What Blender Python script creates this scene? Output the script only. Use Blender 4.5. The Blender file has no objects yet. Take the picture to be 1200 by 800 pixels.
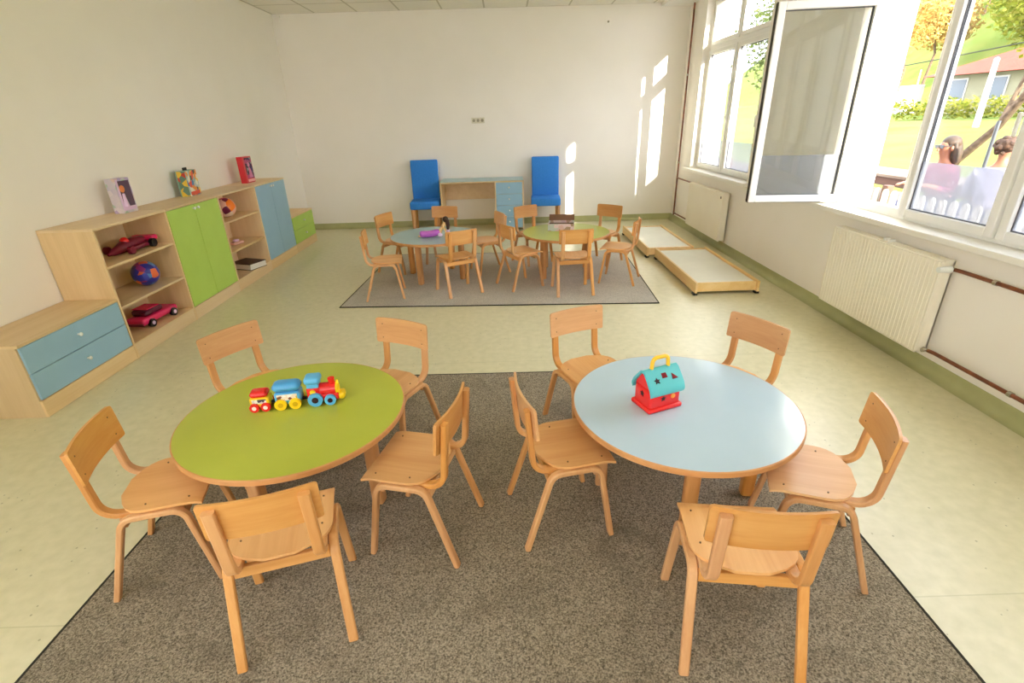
import bpy, bmesh, math, random
from mathutils import Vector, Matrix
random.seed(7)
sc = bpy.context.scene
COL = sc.collection
PI = math.pi
R = math.radians

# ------------------------------------------------------------------ materials
def S(r, g, b):
    def f(c):
        c /= 255.0
        return c/12.92 if c <= .04045 else ((c+.055)/1.055)**2.4
    return (f(r), f(g), f(b), 1)

def base(name, col, rough=.5, spec=.5, metal=0):
    m = bpy.data.materials.new(name); m.use_nodes = True
    nt = m.node_tree; p = nt.nodes['Principled BSDF']
    p.inputs['Base Color'].default_value = col
    p.inputs['Roughness'].default_value = rough
    p.inputs['Specular IOR Level'].default_value = spec
    p.inputs['Metallic'].default_value = metal
    return m, nt, p

def noisy(name, c1, c2, scale=5, rough=.5, spec=.5, bump=0, bscale=None, detail=4, stretch=(1, 1, 1), metal=0, coord='Object', lo=.3, hi=.7):
    m, nt, p = base(name, c1, rough, spec, metal)
    N = nt.nodes; L = nt.links
    tc = N.new('ShaderNodeTexCoord'); mp = N.new('ShaderNodeMapping'); mp.inputs['Scale'].default_value = stretch
    L.new(tc.outputs[coord], mp.inputs['Vector'])
    n = N.new('ShaderNodeTexNoise'); n.inputs['Scale'].default_value = scale; n.inputs['Detail'].default_value = detail
    L.new(mp.outputs[0], n.inputs['Vector'])
    r = N.new('ShaderNodeValToRGB'); r.color_ramp.elements[0].color = c1; r.color_ramp.elements[1].color = c2
    r.color_ramp.elements[0].position = lo; r.color_ramp.elements[1].position = hi
    L.new(n.outputs['Fac'], r.inputs['Fac']); L.new(r.outputs['Color'], p.inputs['Base Color'])
    if bump:
        n2 = N.new('ShaderNodeTexNoise'); n2.inputs['Scale'].default_value = bscale or scale*3; n2.inputs['Detail'].default_value = 3
        L.new(mp.outputs[0], n2.inputs['Vector'])
        b = N.new('ShaderNodeBump'); b.inputs['Strength'].default_value = bump; b.inputs['Distance'].default_value = .01
        L.new(n2.outputs['Fac'], b.inputs['Height']); L.new(b.outputs['Normal'], p.inputs['Normal'])
    return m

def wood(name, c1, c2, axis='X', scale=6, rough=.42, vary=True):
    st = {'X': (.12, 2.2, 2.2), 'Y': (2.2, .12, 2.2), 'Z': (2.2, 2.2, .12)}[axis]
    m, nt, p = base(name, c1, rough, .45)
    N = nt.nodes; L = nt.links
    tc = N.new('ShaderNodeTexCoord'); mp = N.new('ShaderNodeMapping'); mp.inputs['Scale'].default_value = st
    oi = N.new('ShaderNodeObjectInfo')
    add = N.new('ShaderNodeVectorMath'); add.operation = 'ADD'
    L.new(tc.outputs['Object'], add.inputs[0]); L.new(oi.outputs['Random'], add.inputs[1])
    L.new(add.outputs[0], mp.inputs['Vector'])
    n = N.new('ShaderNodeTexNoise'); n.inputs['Scale'].default_value = scale; n.inputs['Detail'].default_value = 5; n.inputs['Distortion'].default_value = .6
    L.new(mp.outputs[0], n.inputs['Vector'])
    w = N.new('ShaderNodeTexNoise'); w.inputs['Scale'].default_value = scale*9; w.inputs['Detail'].default_value = 3
    L.new(mp.outputs[0], w.inputs['Vector'])
    mx = N.new('ShaderNodeMath'); mx.operation = 'MULTIPLY_ADD'; mx.inputs[1].default_value = .35
    L.new(w.outputs['Fac'], mx.inputs[0]); L.new(n.outputs['Fac'], mx.inputs[2])
    r = N.new('ShaderNodeValToRGB'); r.color_ramp.elements[0].color = c2; r.color_ramp.elements[1].color = c1
    r.color_ramp.elements[0].position = .42; r.color_ramp.elements[1].position = .88
    L.new(mx.outputs[0], r.inputs['Fac'])
    if vary:
        h = N.new('ShaderNodeHueSaturation')
        v = N.new('ShaderNodeMath'); v.operation = 'MULTIPLY_ADD'; v.inputs[1].default_value = .16; v.inputs[2].default_value = .92
        L.new(oi.outputs['Random'], v.inputs[0]); L.new(v.outputs[0], h.inputs['Value'])
        sv = N.new('ShaderNodeMath'); sv.operation = 'MULTIPLY_ADD'; sv.inputs[1].default_value = .18; sv.inputs[2].default_value = .88
        fr = N.new('ShaderNodeMath'); fr.operation = 'MULTIPLY'; fr.inputs[1].default_value = 7.31; L.new(oi.outputs['Random'], fr.inputs[0])
        fc = N.new('ShaderNodeMath'); fc.operation = 'FRACT'; L.new(fr.outputs[0], fc.inputs[0])
        L.new(fc.outputs[0], sv.inputs[0]); L.new(sv.outputs[0], h.inputs['Saturation'])
        L.new(r.outputs['Color'], h.inputs['Color']); L.new(h.outputs['Color'], p.inputs['Base Color'])
    else:
        L.new(r.outputs['Color'], p.inputs['Base Color'])
    return m

def patches(name, cols, scale=9, rough=.35, seedoff=0, rand=1.0):
    m, nt, p = base(name, cols[0], rough, .5)
    N = nt.nodes; L = nt.links
    tc = N.new('ShaderNodeTexCoord'); mp = N.new('ShaderNodeMapping'); mp.inputs['Location'].default_value = (seedoff, seedoff*.7, seedoff*.3)
    L.new(tc.outputs['Object'], mp.inputs['Vector'])
    v = N.new('ShaderNodeTexVoronoi'); v.inputs['Scale'].default_value = scale; v.inputs['Randomness'].default_value = rand
    L.new(mp.outputs[0], v.inputs['Vector'])
    sx = N.new('ShaderNodeSeparateColor'); L.new(v.outputs['Color'], sx.inputs[0])
    r = N.new('ShaderNodeValToRGB'); r.color_ramp.interpolation = 'CONSTANT'
    e = r.color_ramp.elements
    e[0].color = cols[0]; e[0].position = 0; e[1].color = cols[1]; e[1].position = 1/len(cols)
    for i in range(2, len(cols)):
        k = e.new(i/len(cols)); k.color = cols[i]
    L.new(sx.outputs[0], r.inputs['Fac']); L.new(r.outputs['Color'], p.inputs['Base Color'])
    return m

M = {}
M['wall'] = noisy('wall_paint', S(242, 237, 228), S(239, 234, 224), 2.0, .62, .35, .03, 90)
M['ceil'] = None
M['white'] = noisy('white_pvc', S(240, 239, 234), S(236, 235, 230), 3, .28, .5)
M['sill'] = noisy('sill_white', S(240, 237, 228), S(234, 231, 221), 3, .3, .5)
M['radiator'] = noisy('radiator_enamel', S(240, 234, 216), S(236, 229, 210), 3, .35, .5)
M['beech'] = wood('beech_x', S(218, 166, 104), S(198, 138, 76), 'X', 5, .4)
M['beech_y'] = wood('beech_y', S(232, 180, 114), S(214, 152, 86), 'Y', 5, .4)
M['beech_z'] = wood('beech_z', S(218, 164, 102), S(200, 138, 76), 'Z', 5, .4)
M['beech_leg'] = wood('beech_leg', S(214, 156, 92), S(190, 128, 68), 'Z', 5, .42)
M['edge'] = wood('beech_edge', S(214, 158, 102), S(190, 132, 78), 'X', 5, .42, False)
M['birch_y'] = wood('birch_y', S(228, 200, 155), S(216, 184, 134), 'Y', 5, .45)
M['birch_z'] = wood('birch_z', S(226, 197, 150), S(212, 180, 130), 'Z', 5, .45)
M['pine'] = wood('pine_rail', S(238, 208, 152), S(224, 184, 120), 'Y', 5, .5)
M['blue'] = noisy('laminate_blue', S(152, 190, 214), S(148, 186, 211), 6, .4, .45)
M['tblue'] = noisy('laminate_table_blue', S(186, 208, 220), S(183, 205, 217), 6, .12, .75)
M['tblue2'] = noisy('laminate_desk_blue', S(160, 190, 194), S(154, 184, 189), 6, .32, .5)
M['green'] = noisy('laminate_green', S(180, 212, 98), S(175, 207, 92), 6, .4, .45)
M['tgreen'] = noisy('laminate_table_green', S(180, 188, 66), S(175, 184, 60), 6, .3, .5)
M['ucloth'] = noisy('blue_cloth', S(62, 140, 226), S(54, 130, 216), 60, .8, .25, .25, 300)
M['mattress'] = noisy('mattress_cover', S(232, 229, 212), S(225, 222, 206), 5, .55, .4)
M['chrome'] = base('valve_metal', S(190, 186, 175), .25, .5, .9)[0]
M['copper'] = noisy('pipe_paint', S(150, 84, 52), S(96, 54, 36), 12, .4, .5, 0, None, 4, (1, 1, 1), .25)
M['dark'] = base('dark_rubber', S(38, 36, 34), .6, .3)[0]
M['seal'] = base('seal_grey', S(70, 64, 54), .6, .3)[0]
M['gasket'] = base('gasket_grey', S(92, 92, 94), .6, .3)[0]
M['screw'] = base('screw_steel', S(128, 98, 68), .4, .5, .6)[0]
M['knob'] = base('knob_white', S(236, 238, 232), .25, .5)[0]
M['skirt'] = noisy('cove_vinyl', S(176, 176, 126), S(168, 168, 118), 8, .45, .4)
M['red'] = base('toy_red', S(226, 34, 32), .25, .5)[0]
M['teal'] = base('toy_teal', S(92, 190, 196), .3, .5)[0]
M['yellow'] = base('toy_yellow', S(250, 206, 30), .28, .5)[0]
M['sky'] = base('toy_blue', S(92, 176, 226), .28, .5)[0]
M['orange'] = base('toy_orange', S(240, 150, 40), .3, .5)[0]
M['deep'] = base('toy_dark', S(50, 22, 28), .5, .3)[0]
M['pink'] = base('toy_pink', S(226, 46, 104), .25, .5)[0]
M['maroon'] = base('toy_maroon', S(118, 22, 48), .3, .5)[0]
M['black'] = base('toy_black', S(24, 22, 26), .35, .5)[0]
M['paper'] = base('page_white', S(226, 222, 212), .7, .3)[0]
M['skin'] = base('doll_skin', S(246, 208, 150), .5, .4)[0]
M['pskin'] = noisy('person_skin', S(142, 92, 68), S(132, 84, 62), 8, .55, .4)
M['purple'] = base('doll_purple', S(184, 96, 190), .35, .5)[0]
M['lilac'] = base('doll_lilac', S(226, 196, 226), .4, .5)[0]
M['hair'] = base('doll_hair', S(56, 32, 24), .5, .4)[0]

def floor_mat():
    m, nt, p = base('vinyl_floor', S(198, 200, 150), .33, .42)
    N = nt.nodes; L = nt.links
    tc = N.new('ShaderNodeTexCoord')
    big = N.new('ShaderNodeTexNoise'); big.inputs['Scale'].default_value = 18; big.inputs['Detail'].default_value = 6
    L.new(tc.outputs['Object'], big.inputs['Vector'])
    r = N.new('ShaderNodeValToRGB'); r.color_ramp.elements[0].color = S(204, 198, 160); r.color_ramp.elements[1].color = S(216, 209, 174)
    r.color_ramp.elements[0].position = .3; r.color_ramp.elements[1].position = .7
    L.new(big.outputs['Fac'], r.inputs['Fac'])
    v = N.new('ShaderNodeTexVoronoi'); v.inputs['Scale'].default_value = 26
    L.new(tc.outputs['Object'], v.inputs['Vector'])
    sp = N.new('ShaderNodeMath'); sp.operation = 'LESS_THAN'; sp.inputs[1].default_value = .11
    L.new(v.outputs['Distance'], sp.inputs[0])
    scn = N.new('ShaderNodeSeparateColor'); L.new(v.outputs['Color'], scn.inputs[0])
    pick = N.new('ShaderNodeMath'); pick.operation = 'GREATER_THAN'; pick.inputs[1].default_value = .72
    L.new(scn.outputs[0], pick.inputs[0])
    mul = N.new('ShaderNodeMath'); mul.operation = 'MULTIPLY'; L.new(sp.outputs[0], mul.inputs[0]); L.new(pick.outputs[0], mul.inputs[1])
    mul2 = N.new('ShaderNodeMath'); mul2.operation = 'MULTIPLY'; mul2.inputs[1].default_value = .55; L.new(mul.outputs[0], mul2.inputs[0])
    mix = N.new('ShaderNodeMix'); mix.data_type = 'RGBA'
    mix.inputs[7].default_value = S(112, 112, 80)
    L.new(mul2.outputs[0], mix.inputs[0]); L.new(r.outputs['Color'], mix.inputs[6])
    # weld seam of the vinyl sheets every two metres
    sep = N.new('ShaderNodeSeparateXYZ'); L.new(tc.outputs['Object'], sep.inputs[0])
    a = N.new('ShaderNodeMath'); a.operation = 'ADD'; a.inputs[1].default_value = -1.24+20; L.new(sep.outputs['Y'], a.inputs[0])
    fm = N.new('ShaderNodeMath'); fm.operation = 'MODULO'; fm.inputs[1].default_value = 2.0; L.new(a.outputs[0], fm.inputs[0])
    lt = N.new('ShaderNodeMath'); lt.operation = 'LESS_THAN'; lt.inputs[1].default_value = .005; L.new(fm.outputs[0], lt.inputs[0])
    l2 = N.new('ShaderNodeMath'); l2.operation = 'MULTIPLY'; l2.inputs[1].default_value = .3; L.new(lt.outputs[0], l2.inputs[0])
    mix2 = N.new('ShaderNodeMix'); mix2.data_type = 'RGBA'; mix2.inputs[7].default_value = S(150, 148, 100)
    L.new(l2.outputs[0], mix2.inputs[0]); L.new(mix.outputs[2], mix2.inputs[6])
    L.new(mix2.outputs[2], p.inputs['Base Color'])
    return m
M['floor'] = floor_mat()

def ceil_mat():
    m, nt, p = base('ceiling_tiles', S(226, 220, 196), .8, .2)
    N = nt.nodes; L = nt.links
    tc = N.new('ShaderNodeTexCoord'); sep = N.new('ShaderNodeSeparateXYZ'); L.new(tc.outputs['Object'], sep.inputs[0])
    outs = []
    for ax, off in (('X', 20.63), ('Y', 20.4)):
        a = N.new('ShaderNodeMath'); a.operation = 'ADD'; a.inputs[1].default_value = off; L.new(sep.outputs[ax], a.inputs[0])
        f = N.new('ShaderNodeMath'); f.operation = 'MODULO'; f.inputs[1].default_value = .6; L.new(a.outputs[0], f.inputs[0])
        l = N.new('ShaderNodeMath'); l.operation = 'LESS_THAN'; l.inputs[1].default_value = .024; L.new(f.outputs[0], l.inputs[0]); outs.append(l)
    mx = N.new('ShaderNodeMath'); mx.operation = 'MAXIMUM'; L.new(outs[0].outputs[0], mx.inputs[0]); L.new(outs[1].outputs[0], mx.inputs[1])
    mix = N.new('ShaderNodeMix'); mix.data_type = 'RGBA'; mix.inputs[6].default_value = S(238, 235, 226); mix.inputs[7].default_value = S(200, 196, 182)
    L.new(mx.outputs[0], mix.inputs[0]); L.new(mix.outputs[2], p.inputs['Base Color'])
    return m
M['ceil'] = ceil_mat()

def rug_mat(name, c1, c2, c3):
    m, nt, p = base(name, c1, .95, .1)
    N = nt.nodes; L = nt.links
    tc = N.new('ShaderNodeTexCoord')
    n = N.new('ShaderNodeTexNoise'); n.inputs['Scale'].default_value = 170; n.inputs['Detail'].default_value = 5; n.inputs['Roughness'].default_value = .75
    L.new(tc.outputs['Object'], n.inputs['Vector'])
    r = N.new('ShaderNodeValToRGB'); r.color_ramp.elements[0].color = c1; r.color_ramp.elements[1].color = c2
    r.color_ramp.elements[0].position = .38; r.color_ramp.elements[1].position = .64
    L.new(n.outputs['Fac'], r.inputs['Fac'])
    g = N.new('ShaderNodeTexNoise'); g.inputs['Scale'].default_value = 3.2; g.inputs['Detail'].default_value = 5; g.inputs['Distortion'].default_value = 1.2
    L.new(tc.outputs['Object'], g.inputs['Vector'])
    gr = N.new('ShaderNodeValToRGB'); gr.color_ramp.elements[0].color = (0, 0, 0, 1); gr.color_ramp.elements[1].color = (.45, .45, .45, 1)
    gr.color_ramp.elements[0].position = .5; gr.color_ramp.elements[1].position = .75
    L.new(g.outputs['Fac'], gr.inputs['Fac'])
    mix = N.new('ShaderNodeMix'); mix.data_type = 'RGBA'; mix.inputs[7].default_value = c3
    L.new(gr.outputs['Color'], mix.inputs[0]); L.new(r.outputs['Color'], mix.inputs[6]); L.new(mix.outputs[2], p.inputs['Base Color'])
    b = N.new('ShaderNodeBump'); b.inputs['Strength'].default_value = .7; b.inputs['Distance'].default_value = .008
    L.new(n.outputs['Fac'], b.inputs['Height']); L.new(b.outputs['Normal'], p.inputs['Normal'])
    return m
M['rug1'] = rug_mat('rug_grey_near', S(82, 74, 58), S(190, 176, 152), S(92, 84, 68))
M['rug2'] = rug_mat('rug_grey_far', S(160, 154, 140), S(216, 208, 192), S(166, 160, 146))
M['binding'] = base('rug_binding', S(56, 54, 46), .9, .1)[0]

def glass_mat(name, tint, gloss=.9):
    m = bpy.data.materials.new(name); m.use_nodes = True; nt = m.node_tree; nt.nodes.clear()
    N = nt.nodes; L = nt.links
    o = N.new('ShaderNodeOutputMaterial'); t = N.new('ShaderNodeBsdfTransparent'); t.inputs[0].default_value = tint
    g = N.new('ShaderNodeBsdfGlossy'); g.inputs['Roughness'].default_value = 0; g.inputs[0].default_value = (gloss, gloss, gloss, 1)
    lw = N.new('ShaderNodeLayerWeight'); lw.inputs[0].default_value = .5
    pw = N.new('ShaderNodeMath'); pw.operation = 'POWER'; pw.inputs[1].default_value = 5; L.new(lw.outputs['Facing'], pw.inputs[0])
    f = N.new('ShaderNodeMath'); f.operation = 'MULTIPLY_ADD'; f.inputs[1].default_value = .9; f.inputs[2].default_value = .03; L.new(pw.outputs[0], f.inputs[0])
    mx = N.new('ShaderNodeMixShader'); L.new(f.outputs[0], mx.inputs[0]); L.new(t.outputs[0], mx.inputs[1]); L.new(g.outputs[0], mx.inputs[2]); L.new(mx.outputs[0], o.inputs[0])
    return m
M['glass'] = glass_mat('window_glass', (.93, .95, .95, 1))
def film_mat():
    m = bpy.data.materials.new('privacy_film'); m.use_nodes = True; nt = m.node_tree; nt.nodes.clear()
    N = nt.nodes; L = nt.links
    o = N.new('ShaderNodeOutputMaterial'); t = N.new('ShaderNodeBsdfTransparent'); t.inputs[0].default_value = (.86, .86, .88, 1)
    d = N.new('ShaderNodeBsdfTranslucent'); d.inputs[0].default_value = (.5, .5, .54, 1)
    d2 = N.new('ShaderNodeBsdfDiffuse'); d2.inputs[0].default_value = (.5, .5, .54, 1)
    m1 = N.new('ShaderNodeMixShader'); m1.inputs[0].default_value = .5; L.new(d.outputs[0], m1.inputs[1]); L.new(d2.outputs[0], m1.inputs[2])
    mx = N.new('ShaderNodeMixShader'); mx.inputs[0].default_value = .42; L.new(t.outputs[0], mx.inputs[1]); L.new(m1.outputs[0], mx.inputs[2]); L.new(mx.outputs[0], o.inputs[0])
    return m
M['film'] = film_mat()

def leaf_mat(name, cols):
    m = bpy.data.materials.new(name); m.use_nodes = True; nt = m.node_tree; nt.nodes.clear()
    N = nt.nodes; L = nt.links
    o = N.new('ShaderNodeOutputMaterial'); g = N.new('ShaderNodeNewGeometry')
    r = N.new('ShaderNodeValToRGB'); e = r.color_ramp.elements
    e[0].color = cols[0]; e[1].color = cols[-1]
    for i, c in enumerate(cols[1:-1]):
        k = e.new((i+1)/(len(cols)-1)); k.color = c
    L.new(g.outputs['Random Per Island'], r.inputs['Fac'])
    d = N.new('ShaderNodeBsdfDiffuse'); t = N.new('ShaderNodeBsdfTranslucent')
    L.new(r.outputs['Color'], d.inputs[0]); L.new(r.outputs['Color'], t.inputs[0])
    mx = N.new('ShaderNodeMixShader'); mx.inputs[0].default_value = .45
    L.new(d.outputs[0], mx.inputs[1]); L.new(t.outputs[0], mx.inputs[2]); L.new(mx.outputs[0], o.inputs[0])
    return m
M['leaf_y'] = leaf_mat('leaf_yellowgreen', [S(64, 78, 24), S(126, 130, 44), S(146, 138, 66), S(98, 106, 34)])
M['leaf_g'] = leaf_mat('leaf_green', [S(44, 60, 26), S(78, 92, 42), S(104, 110, 54)])
M['leaf_o'] = leaf_mat('leaf_orange', [S(136, 106, 62), S(186, 154, 92), S(172, 134, 78), S(186, 170, 104)])
M['bark'] = noisy('bark', S(110, 92, 74), S(70, 56, 44), 14, .9, .1, .6, 40)
M['lawn'] = noisy('lawn_grass', S(86, 104, 40), S(112, 116, 54), .45, .95, .1, .4, 30, 6)
M['terrace'] = noisy('terrace_concrete', S(88, 78, 68), S(76, 66, 56), 1.5, .85, .2)
M['picket'] = noisy('picket_white', S(160, 155, 146), S(148, 141, 130), 6, .5, .4)
M['weathered'] = wood('weathered_board', S(132, 116, 98), S(92, 74, 58), 'Y', 4, .7, False)
M['brown'] = wood('brown_board', S(96, 62, 40), S(70, 44, 28), 'Y', 4, .7, False)
M['roof'] = noisy('roof_tile', S(140, 64, 46), S(118, 50, 36), 3, .85, .2)
M['render'] = noisy('house_render', S(140, 136, 112), S(126, 122, 100), 2, .85, .2)
M['hglass'] = base('house_glass', S(72, 84, 92), .2, .5)[0]
M['pole'] = base('pole_paint', S(176, 174, 168), .45, .4)[0]
M['greypole'] = base('grey_pole', S(58, 60, 64), .4, .5)[0]
M['shirt_pink'] = noisy('shirt_pink', S(164, 74, 104), S(154, 66, 96), 12, .8, .2)
M['shirt_white'] = noisy('shirt_white', S(142, 138, 158), S(130, 126, 148), 12, .8, .2)
M['trouser'] = noisy('trouser_navy', S(60, 64, 84), S(48, 52, 70), 12, .85, .2)
M['hair_blond'] = noisy('hair_blond', S(76, 54, 36), S(38, 28, 20), 18, .6, .4, .3, 60, 4, (4, 4, .6))
M['hair_brown'] = noisy('hair_brown', S(84, 58, 42), S(50, 34, 26), 30, .7, .3, .6, 40)

# ------------------------------------------------------------------ mesh helpers
def NB(): return bmesh.new()
def obj(name, bm, mats, parent=None, smooth=False, loc=None, rotz=None):
    bmesh.ops.recalc_face_normals(bm, faces=bm.faces)
    me = bpy.data.meshes.new(name); bm.to_mesh(me); bm.free()
    if not isinstance(mats, (list, tuple)): mats = [mats]
    for m in mats: me.materials.append(m)
    if smooth:
        me.polygons.foreach_set('use_smooth', [True]*len(me.polygons))
        try: me.set_sharp_from_angle(angle=R(40))
        except Exception: pass
    o = bpy.data.objects.new(name, me); COL.objects.link(o)
    if parent: o.parent = parent
    if loc is not None: o.location = loc
    if rotz is not None: o.rotation_euler = (0, 0, rotz)
    return o
def thing(name, label, cat, loc=(0, 0, 0), rotz=0, group=None, kind=None):
    o = bpy.data.objects.new(name, None); COL.objects.link(o); o.empty_display_size = .05
    o.location = loc; o.rotation_euler = (0, 0, rotz)
    if label: o['label'] = label
    if cat: o['category'] = cat
    if group: o['group'] = group
    if kind: o['kind'] = kind
    return o
def tag(o, label, cat, group=None, kind=None):
    o['label'] = label; o['category'] = cat
    if group: o['group'] = group
    if kind: o['kind'] = kind
    return o
def struct(name, bm, m, parent=None, smooth=False):
    o = obj(name, bm, m, parent, smooth)
    if not parent: o['kind'] = 'structure'
    return o
def box(bm, x0, x1, y0, y1, z0, z1, bev=0, seg=2, mi=0, mtx=None):
    vs = [bm.verts.new((x, y, z)) for x in (x0, x1) for y in (y0, y1) for z in (z0, z1)]
    q = [(0, 1, 3, 2), (4, 6, 7, 5), (0, 4, 5, 1), (2, 3, 7, 6), (0, 2, 6, 4), (1, 5, 7, 3)]
    fs = [bm.faces.new([vs[i] for i in f]) for f in q]
    for f in fs: f.material_index = mi
    if mtx is not None: bmesh.ops.transform(bm, matrix=mtx, verts=vs)
    if bev:
        es = list({e for f in fs for e in f.edges})
        r = bmesh.ops.bevel(bm, geom=es, offset=bev, segments=seg, profile=.5, affect='EDGES')
        for f in r['faces']: f.material_index = mi
def tube(bm, pts, rad, n=10, cap=True, mi=0, closed=False):
    pts = [Vector(p) for p in pts]; rings = []; N = len(pts)
    rads = rad if isinstance(rad, (list, tuple)) else [rad]*N
    up = Vector((0, 0, 1)); prev = None
    for i, p in enumerate(pts):
        if closed: d = (pts[(i+1) % N]-pts[i-1])
        else: d = pts[min(i+1, N-1)]-pts[max(i-1, 0)]
        d.normalize()
        if prev is None:
            a = d.cross(up)
            if a.length < 1e-3: a = d.cross(Vector((1, 0, 0)))
        else:
            a = prev-d*prev.dot(d)
        a.normalize(); prev = a; b = d.cross(a)
        rings.append([bm.verts.new(p+(a*math.cos(2*PI*k/n)+b*math.sin(2*PI*k/n))*rads[i]) for k in range(n)])
    m = N if closed else N-1
    for i in range(m):
        A, B = rings[i], rings[(i+1) % N]
        for k in range(n):
            f = bm.faces.new((A[k], A[(k+1) % n], B[(k+1) % n], B[k])); f.material_index = mi
    if cap and not closed:
        for r_ in (rings[0], rings[-1]):
            f = bm.faces.new(r_); f.material_index = mi
def cyl(bm, p0, p1, r0, r1=None, n=16, mi=0):
    tube(bm, [p0, p1], [r0, r0 if r1 is None else r1], n, True, mi)
def sphere(bm, c, r, u=16, v=10, mi=0, sc3=(1, 1, 1), mtx=None):
    mt = Matrix.Translation(c) @ Matrix.Diagonal((r*sc3[0], r*sc3[1], r*sc3[2], 1))
    if mtx is not None: mt = mtx @ mt
    res = bmesh.ops.create_uvsphere(bm, u_segments=u, v_segments=v, radius=1, matrix=mt)
    for f in {f for w in res['verts'] for f in w.link_faces}: f.material_index = mi
def lathe(bm, prof, n=32, mi=0, c=(0, 0)):
    rings = []
    for r, z in prof:
        if r < 1e-6: rings.append([bm.verts.new((c[0], c[1], z))])
        else: rings.append([bm.verts.new((c[0]+r*math.cos(2*PI*k/n), c[1]+r*math.sin(2*PI*k/n), z)) for k in range(n)])
    for A, B in zip(rings, rings[1:]):
        for k in range(n):
            a = [A[k], A[(k+1) % n]] if len(A) > 1 else [A[0]]
            b = [B[(k+1) % n], B[k]] if len(B) > 1 else [B[0]]
            if len(a)+len(b) > 2:
                f = bm.faces.new(a+b); f.material_index = mi
def prism(bm, pts, z0, z1, mi=0, mtx=None):
    lo = [bm.verts.new((x, y, z0)) for x, y in pts]; hi = [bm.verts.new((x, y, z1)) for x, y in pts]
    n = len(pts)
    fs = [bm.faces.new(lo[::-1]), bm.faces.new(hi)] + [bm.faces.new((lo[i], lo[(i+1) % n], hi[(i+1) % n], hi[i])) for i in range(n)]
    for f in fs: f.material_index = mi
    if mtx is not None: bmesh.ops.transform(bm, matrix=mtx, verts=lo+hi)
def fillet(pts, rads, seg=7):
    out = [Vector(pts[0])]
    for i in range(1, len(pts)-1):
        p = Vector(pts[i]); a = (Vector(pts[i-1])-p); b = (Vector(pts[i+1])-p)
        la, lb = a.length, b.length; a.normalize(); b.normalize()
        ang = a.angle(b); r = rads[i-1]; t = min(r/math.tan(ang/2), la*.95, lb*.95); r = t*math.tan(ang/2)
        bis = (a+b).normalized(); c = p+bis*(r/math.sin(ang/2))
        p0 = p+a*t-c; p1 = p+b*t-c
        tot = p0.angle(p1); ax = p0.cross(p1)
        for k in range(seg+1):
            q = Matrix.Rotation(tot*k/seg, 3, ax.normalized()) @ p0
            out.append(c+q)
    out.append(Vector(pts[-1]))
    return out
def strip(bm, path, width, thick, ch=.004, shear=None):
    """laminated bent strip: path of (x,y,z) points in a plane of constant x"""
    X = Vector((1, 0, 0)); rings = []; n = len(path)
    w, t = width/2, thick/2
    cs = [(-w+ch, -t), (w-ch, -t), (w, -t+ch), (w, t-ch), (w-ch, t), (-w+ch, t), (-w, t-ch), (-w, -t+ch)]
    for i, p in enumerate(path):
        d0 = (path[i]-path[i-1]).normalized() if i > 0 else (path[1]-path[0]).normalized()
        d1 = (path[i+1]-path[i]).normalized() if i < n-1 else d0
        d = (d0+d1).normalized(); nn = X.cross(d).normalized()
        k = 1/max(.5, d.dot(d0))
        rings.append([bm.verts.new(p+X*a+nn*b*k) for a, b in cs])
    for A, B in zip(rings, rings[1:]):
        for k in range(8): bm.faces.new((A[k], A[(k+1) % 8], B[(k+1) % 8], B[k]))
    bm.faces.new(rings[0]); bm.faces.new(rings[-1])
    if shear:
        for v in bm.verts: v.co.x += shear(v.co)

# ------------------------------------------------------------------ camera
F_PX = 588.17
pit, yaw, rol = R(23.997), R(-.2265), R(-1.7278)
f = Vector((-math.sin(yaw)*math.cos(pit), math.cos(yaw)*math.cos(pit), -math.sin(pit)))
r0 = Vector((math.cos(yaw), math.sin(yaw), 0)); u0 = r0.cross(f)
rv = r0*math.cos(rol)+u0*math.sin(rol); uv = rv.cross(f)
cam = bpy.data.cameras.new('camera'); co = bpy.data.objects.new('camera', cam); COL.objects.link(co)
mw = Matrix.Identity(4)
for i in range(3): mw[i][0], mw[i][1], mw[i][2] = rv[i], uv[i], -f[i]
mw.translation = (0, 0, 1.6)
co.matrix_world = mw
cam.sensor_fit = 'HORIZONTAL'; cam.sensor_width = 36; cam.lens = F_PX/1200*36
cam.clip_start = .02; cam.clip_end = 500
sc.camera = co

# ------------------------------------------------------------------ room
XL, XR, YB, YF, ZC = -3.23, 2.723, 8.415, -3.2, 3.03
XO = 3.12
b = NB(); box(b, XL-.2, XO, YF-.2, YB+.2, -.2, 0); struct('floor', b, M['floor'])
b = NB(); box(b, XL-.2, XO, YF-.2, YB+.2, ZC, ZC+.2); struct('ceiling', b, M['ceil'])
LW = (-2.9, -.1, .8, 2.9)   # unseen opening added in the left wall to let in fill daylight
b = NB(); box(b, XL-.2, XL, LW[1], YB+.2, 0, ZC); box(b, XL-.2, XL, YF-.2, LW[0], 0, ZC)
box(b, XL-.2, XL, LW[0], LW[1], 0, LW[2]); box(b, XL-.2, XL, LW[0], LW[1], LW[3], ZC); struct('wall_left', b, M['wall'])
b = NB(); box(b, XL, XO, YB, YB+.2, 0, ZC); struct('wall_back', b, M['wall'])
SZ, WT = .86, 2.95
WIN = [(5.87, 7.74), (1.25, 4.38)]
b = NB()
box(b, XR, XO, YF, YB, 0, SZ-.04); box(b, XR, XO, YF, YB, WT, ZC)
ys = [YB]+[v for w in WIN for v in (w[1], w[0])]+[YF]
for i in range(0, len(ys), 2): box(b, XR, XO, ys[i+1], ys[i], SZ-.04, WT)
struct('wall_right', b, M['wall'])
b = NB()
FW = (-2.6, .4, 1.15, 2.95)   # unseen opening added behind the camera to brighten the room with daylight
box(b, XL-.2, FW[0], YF-.2, YF, 0, ZC); box(b, FW[1], XO, YF-.2, YF, 0, ZC)
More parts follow.
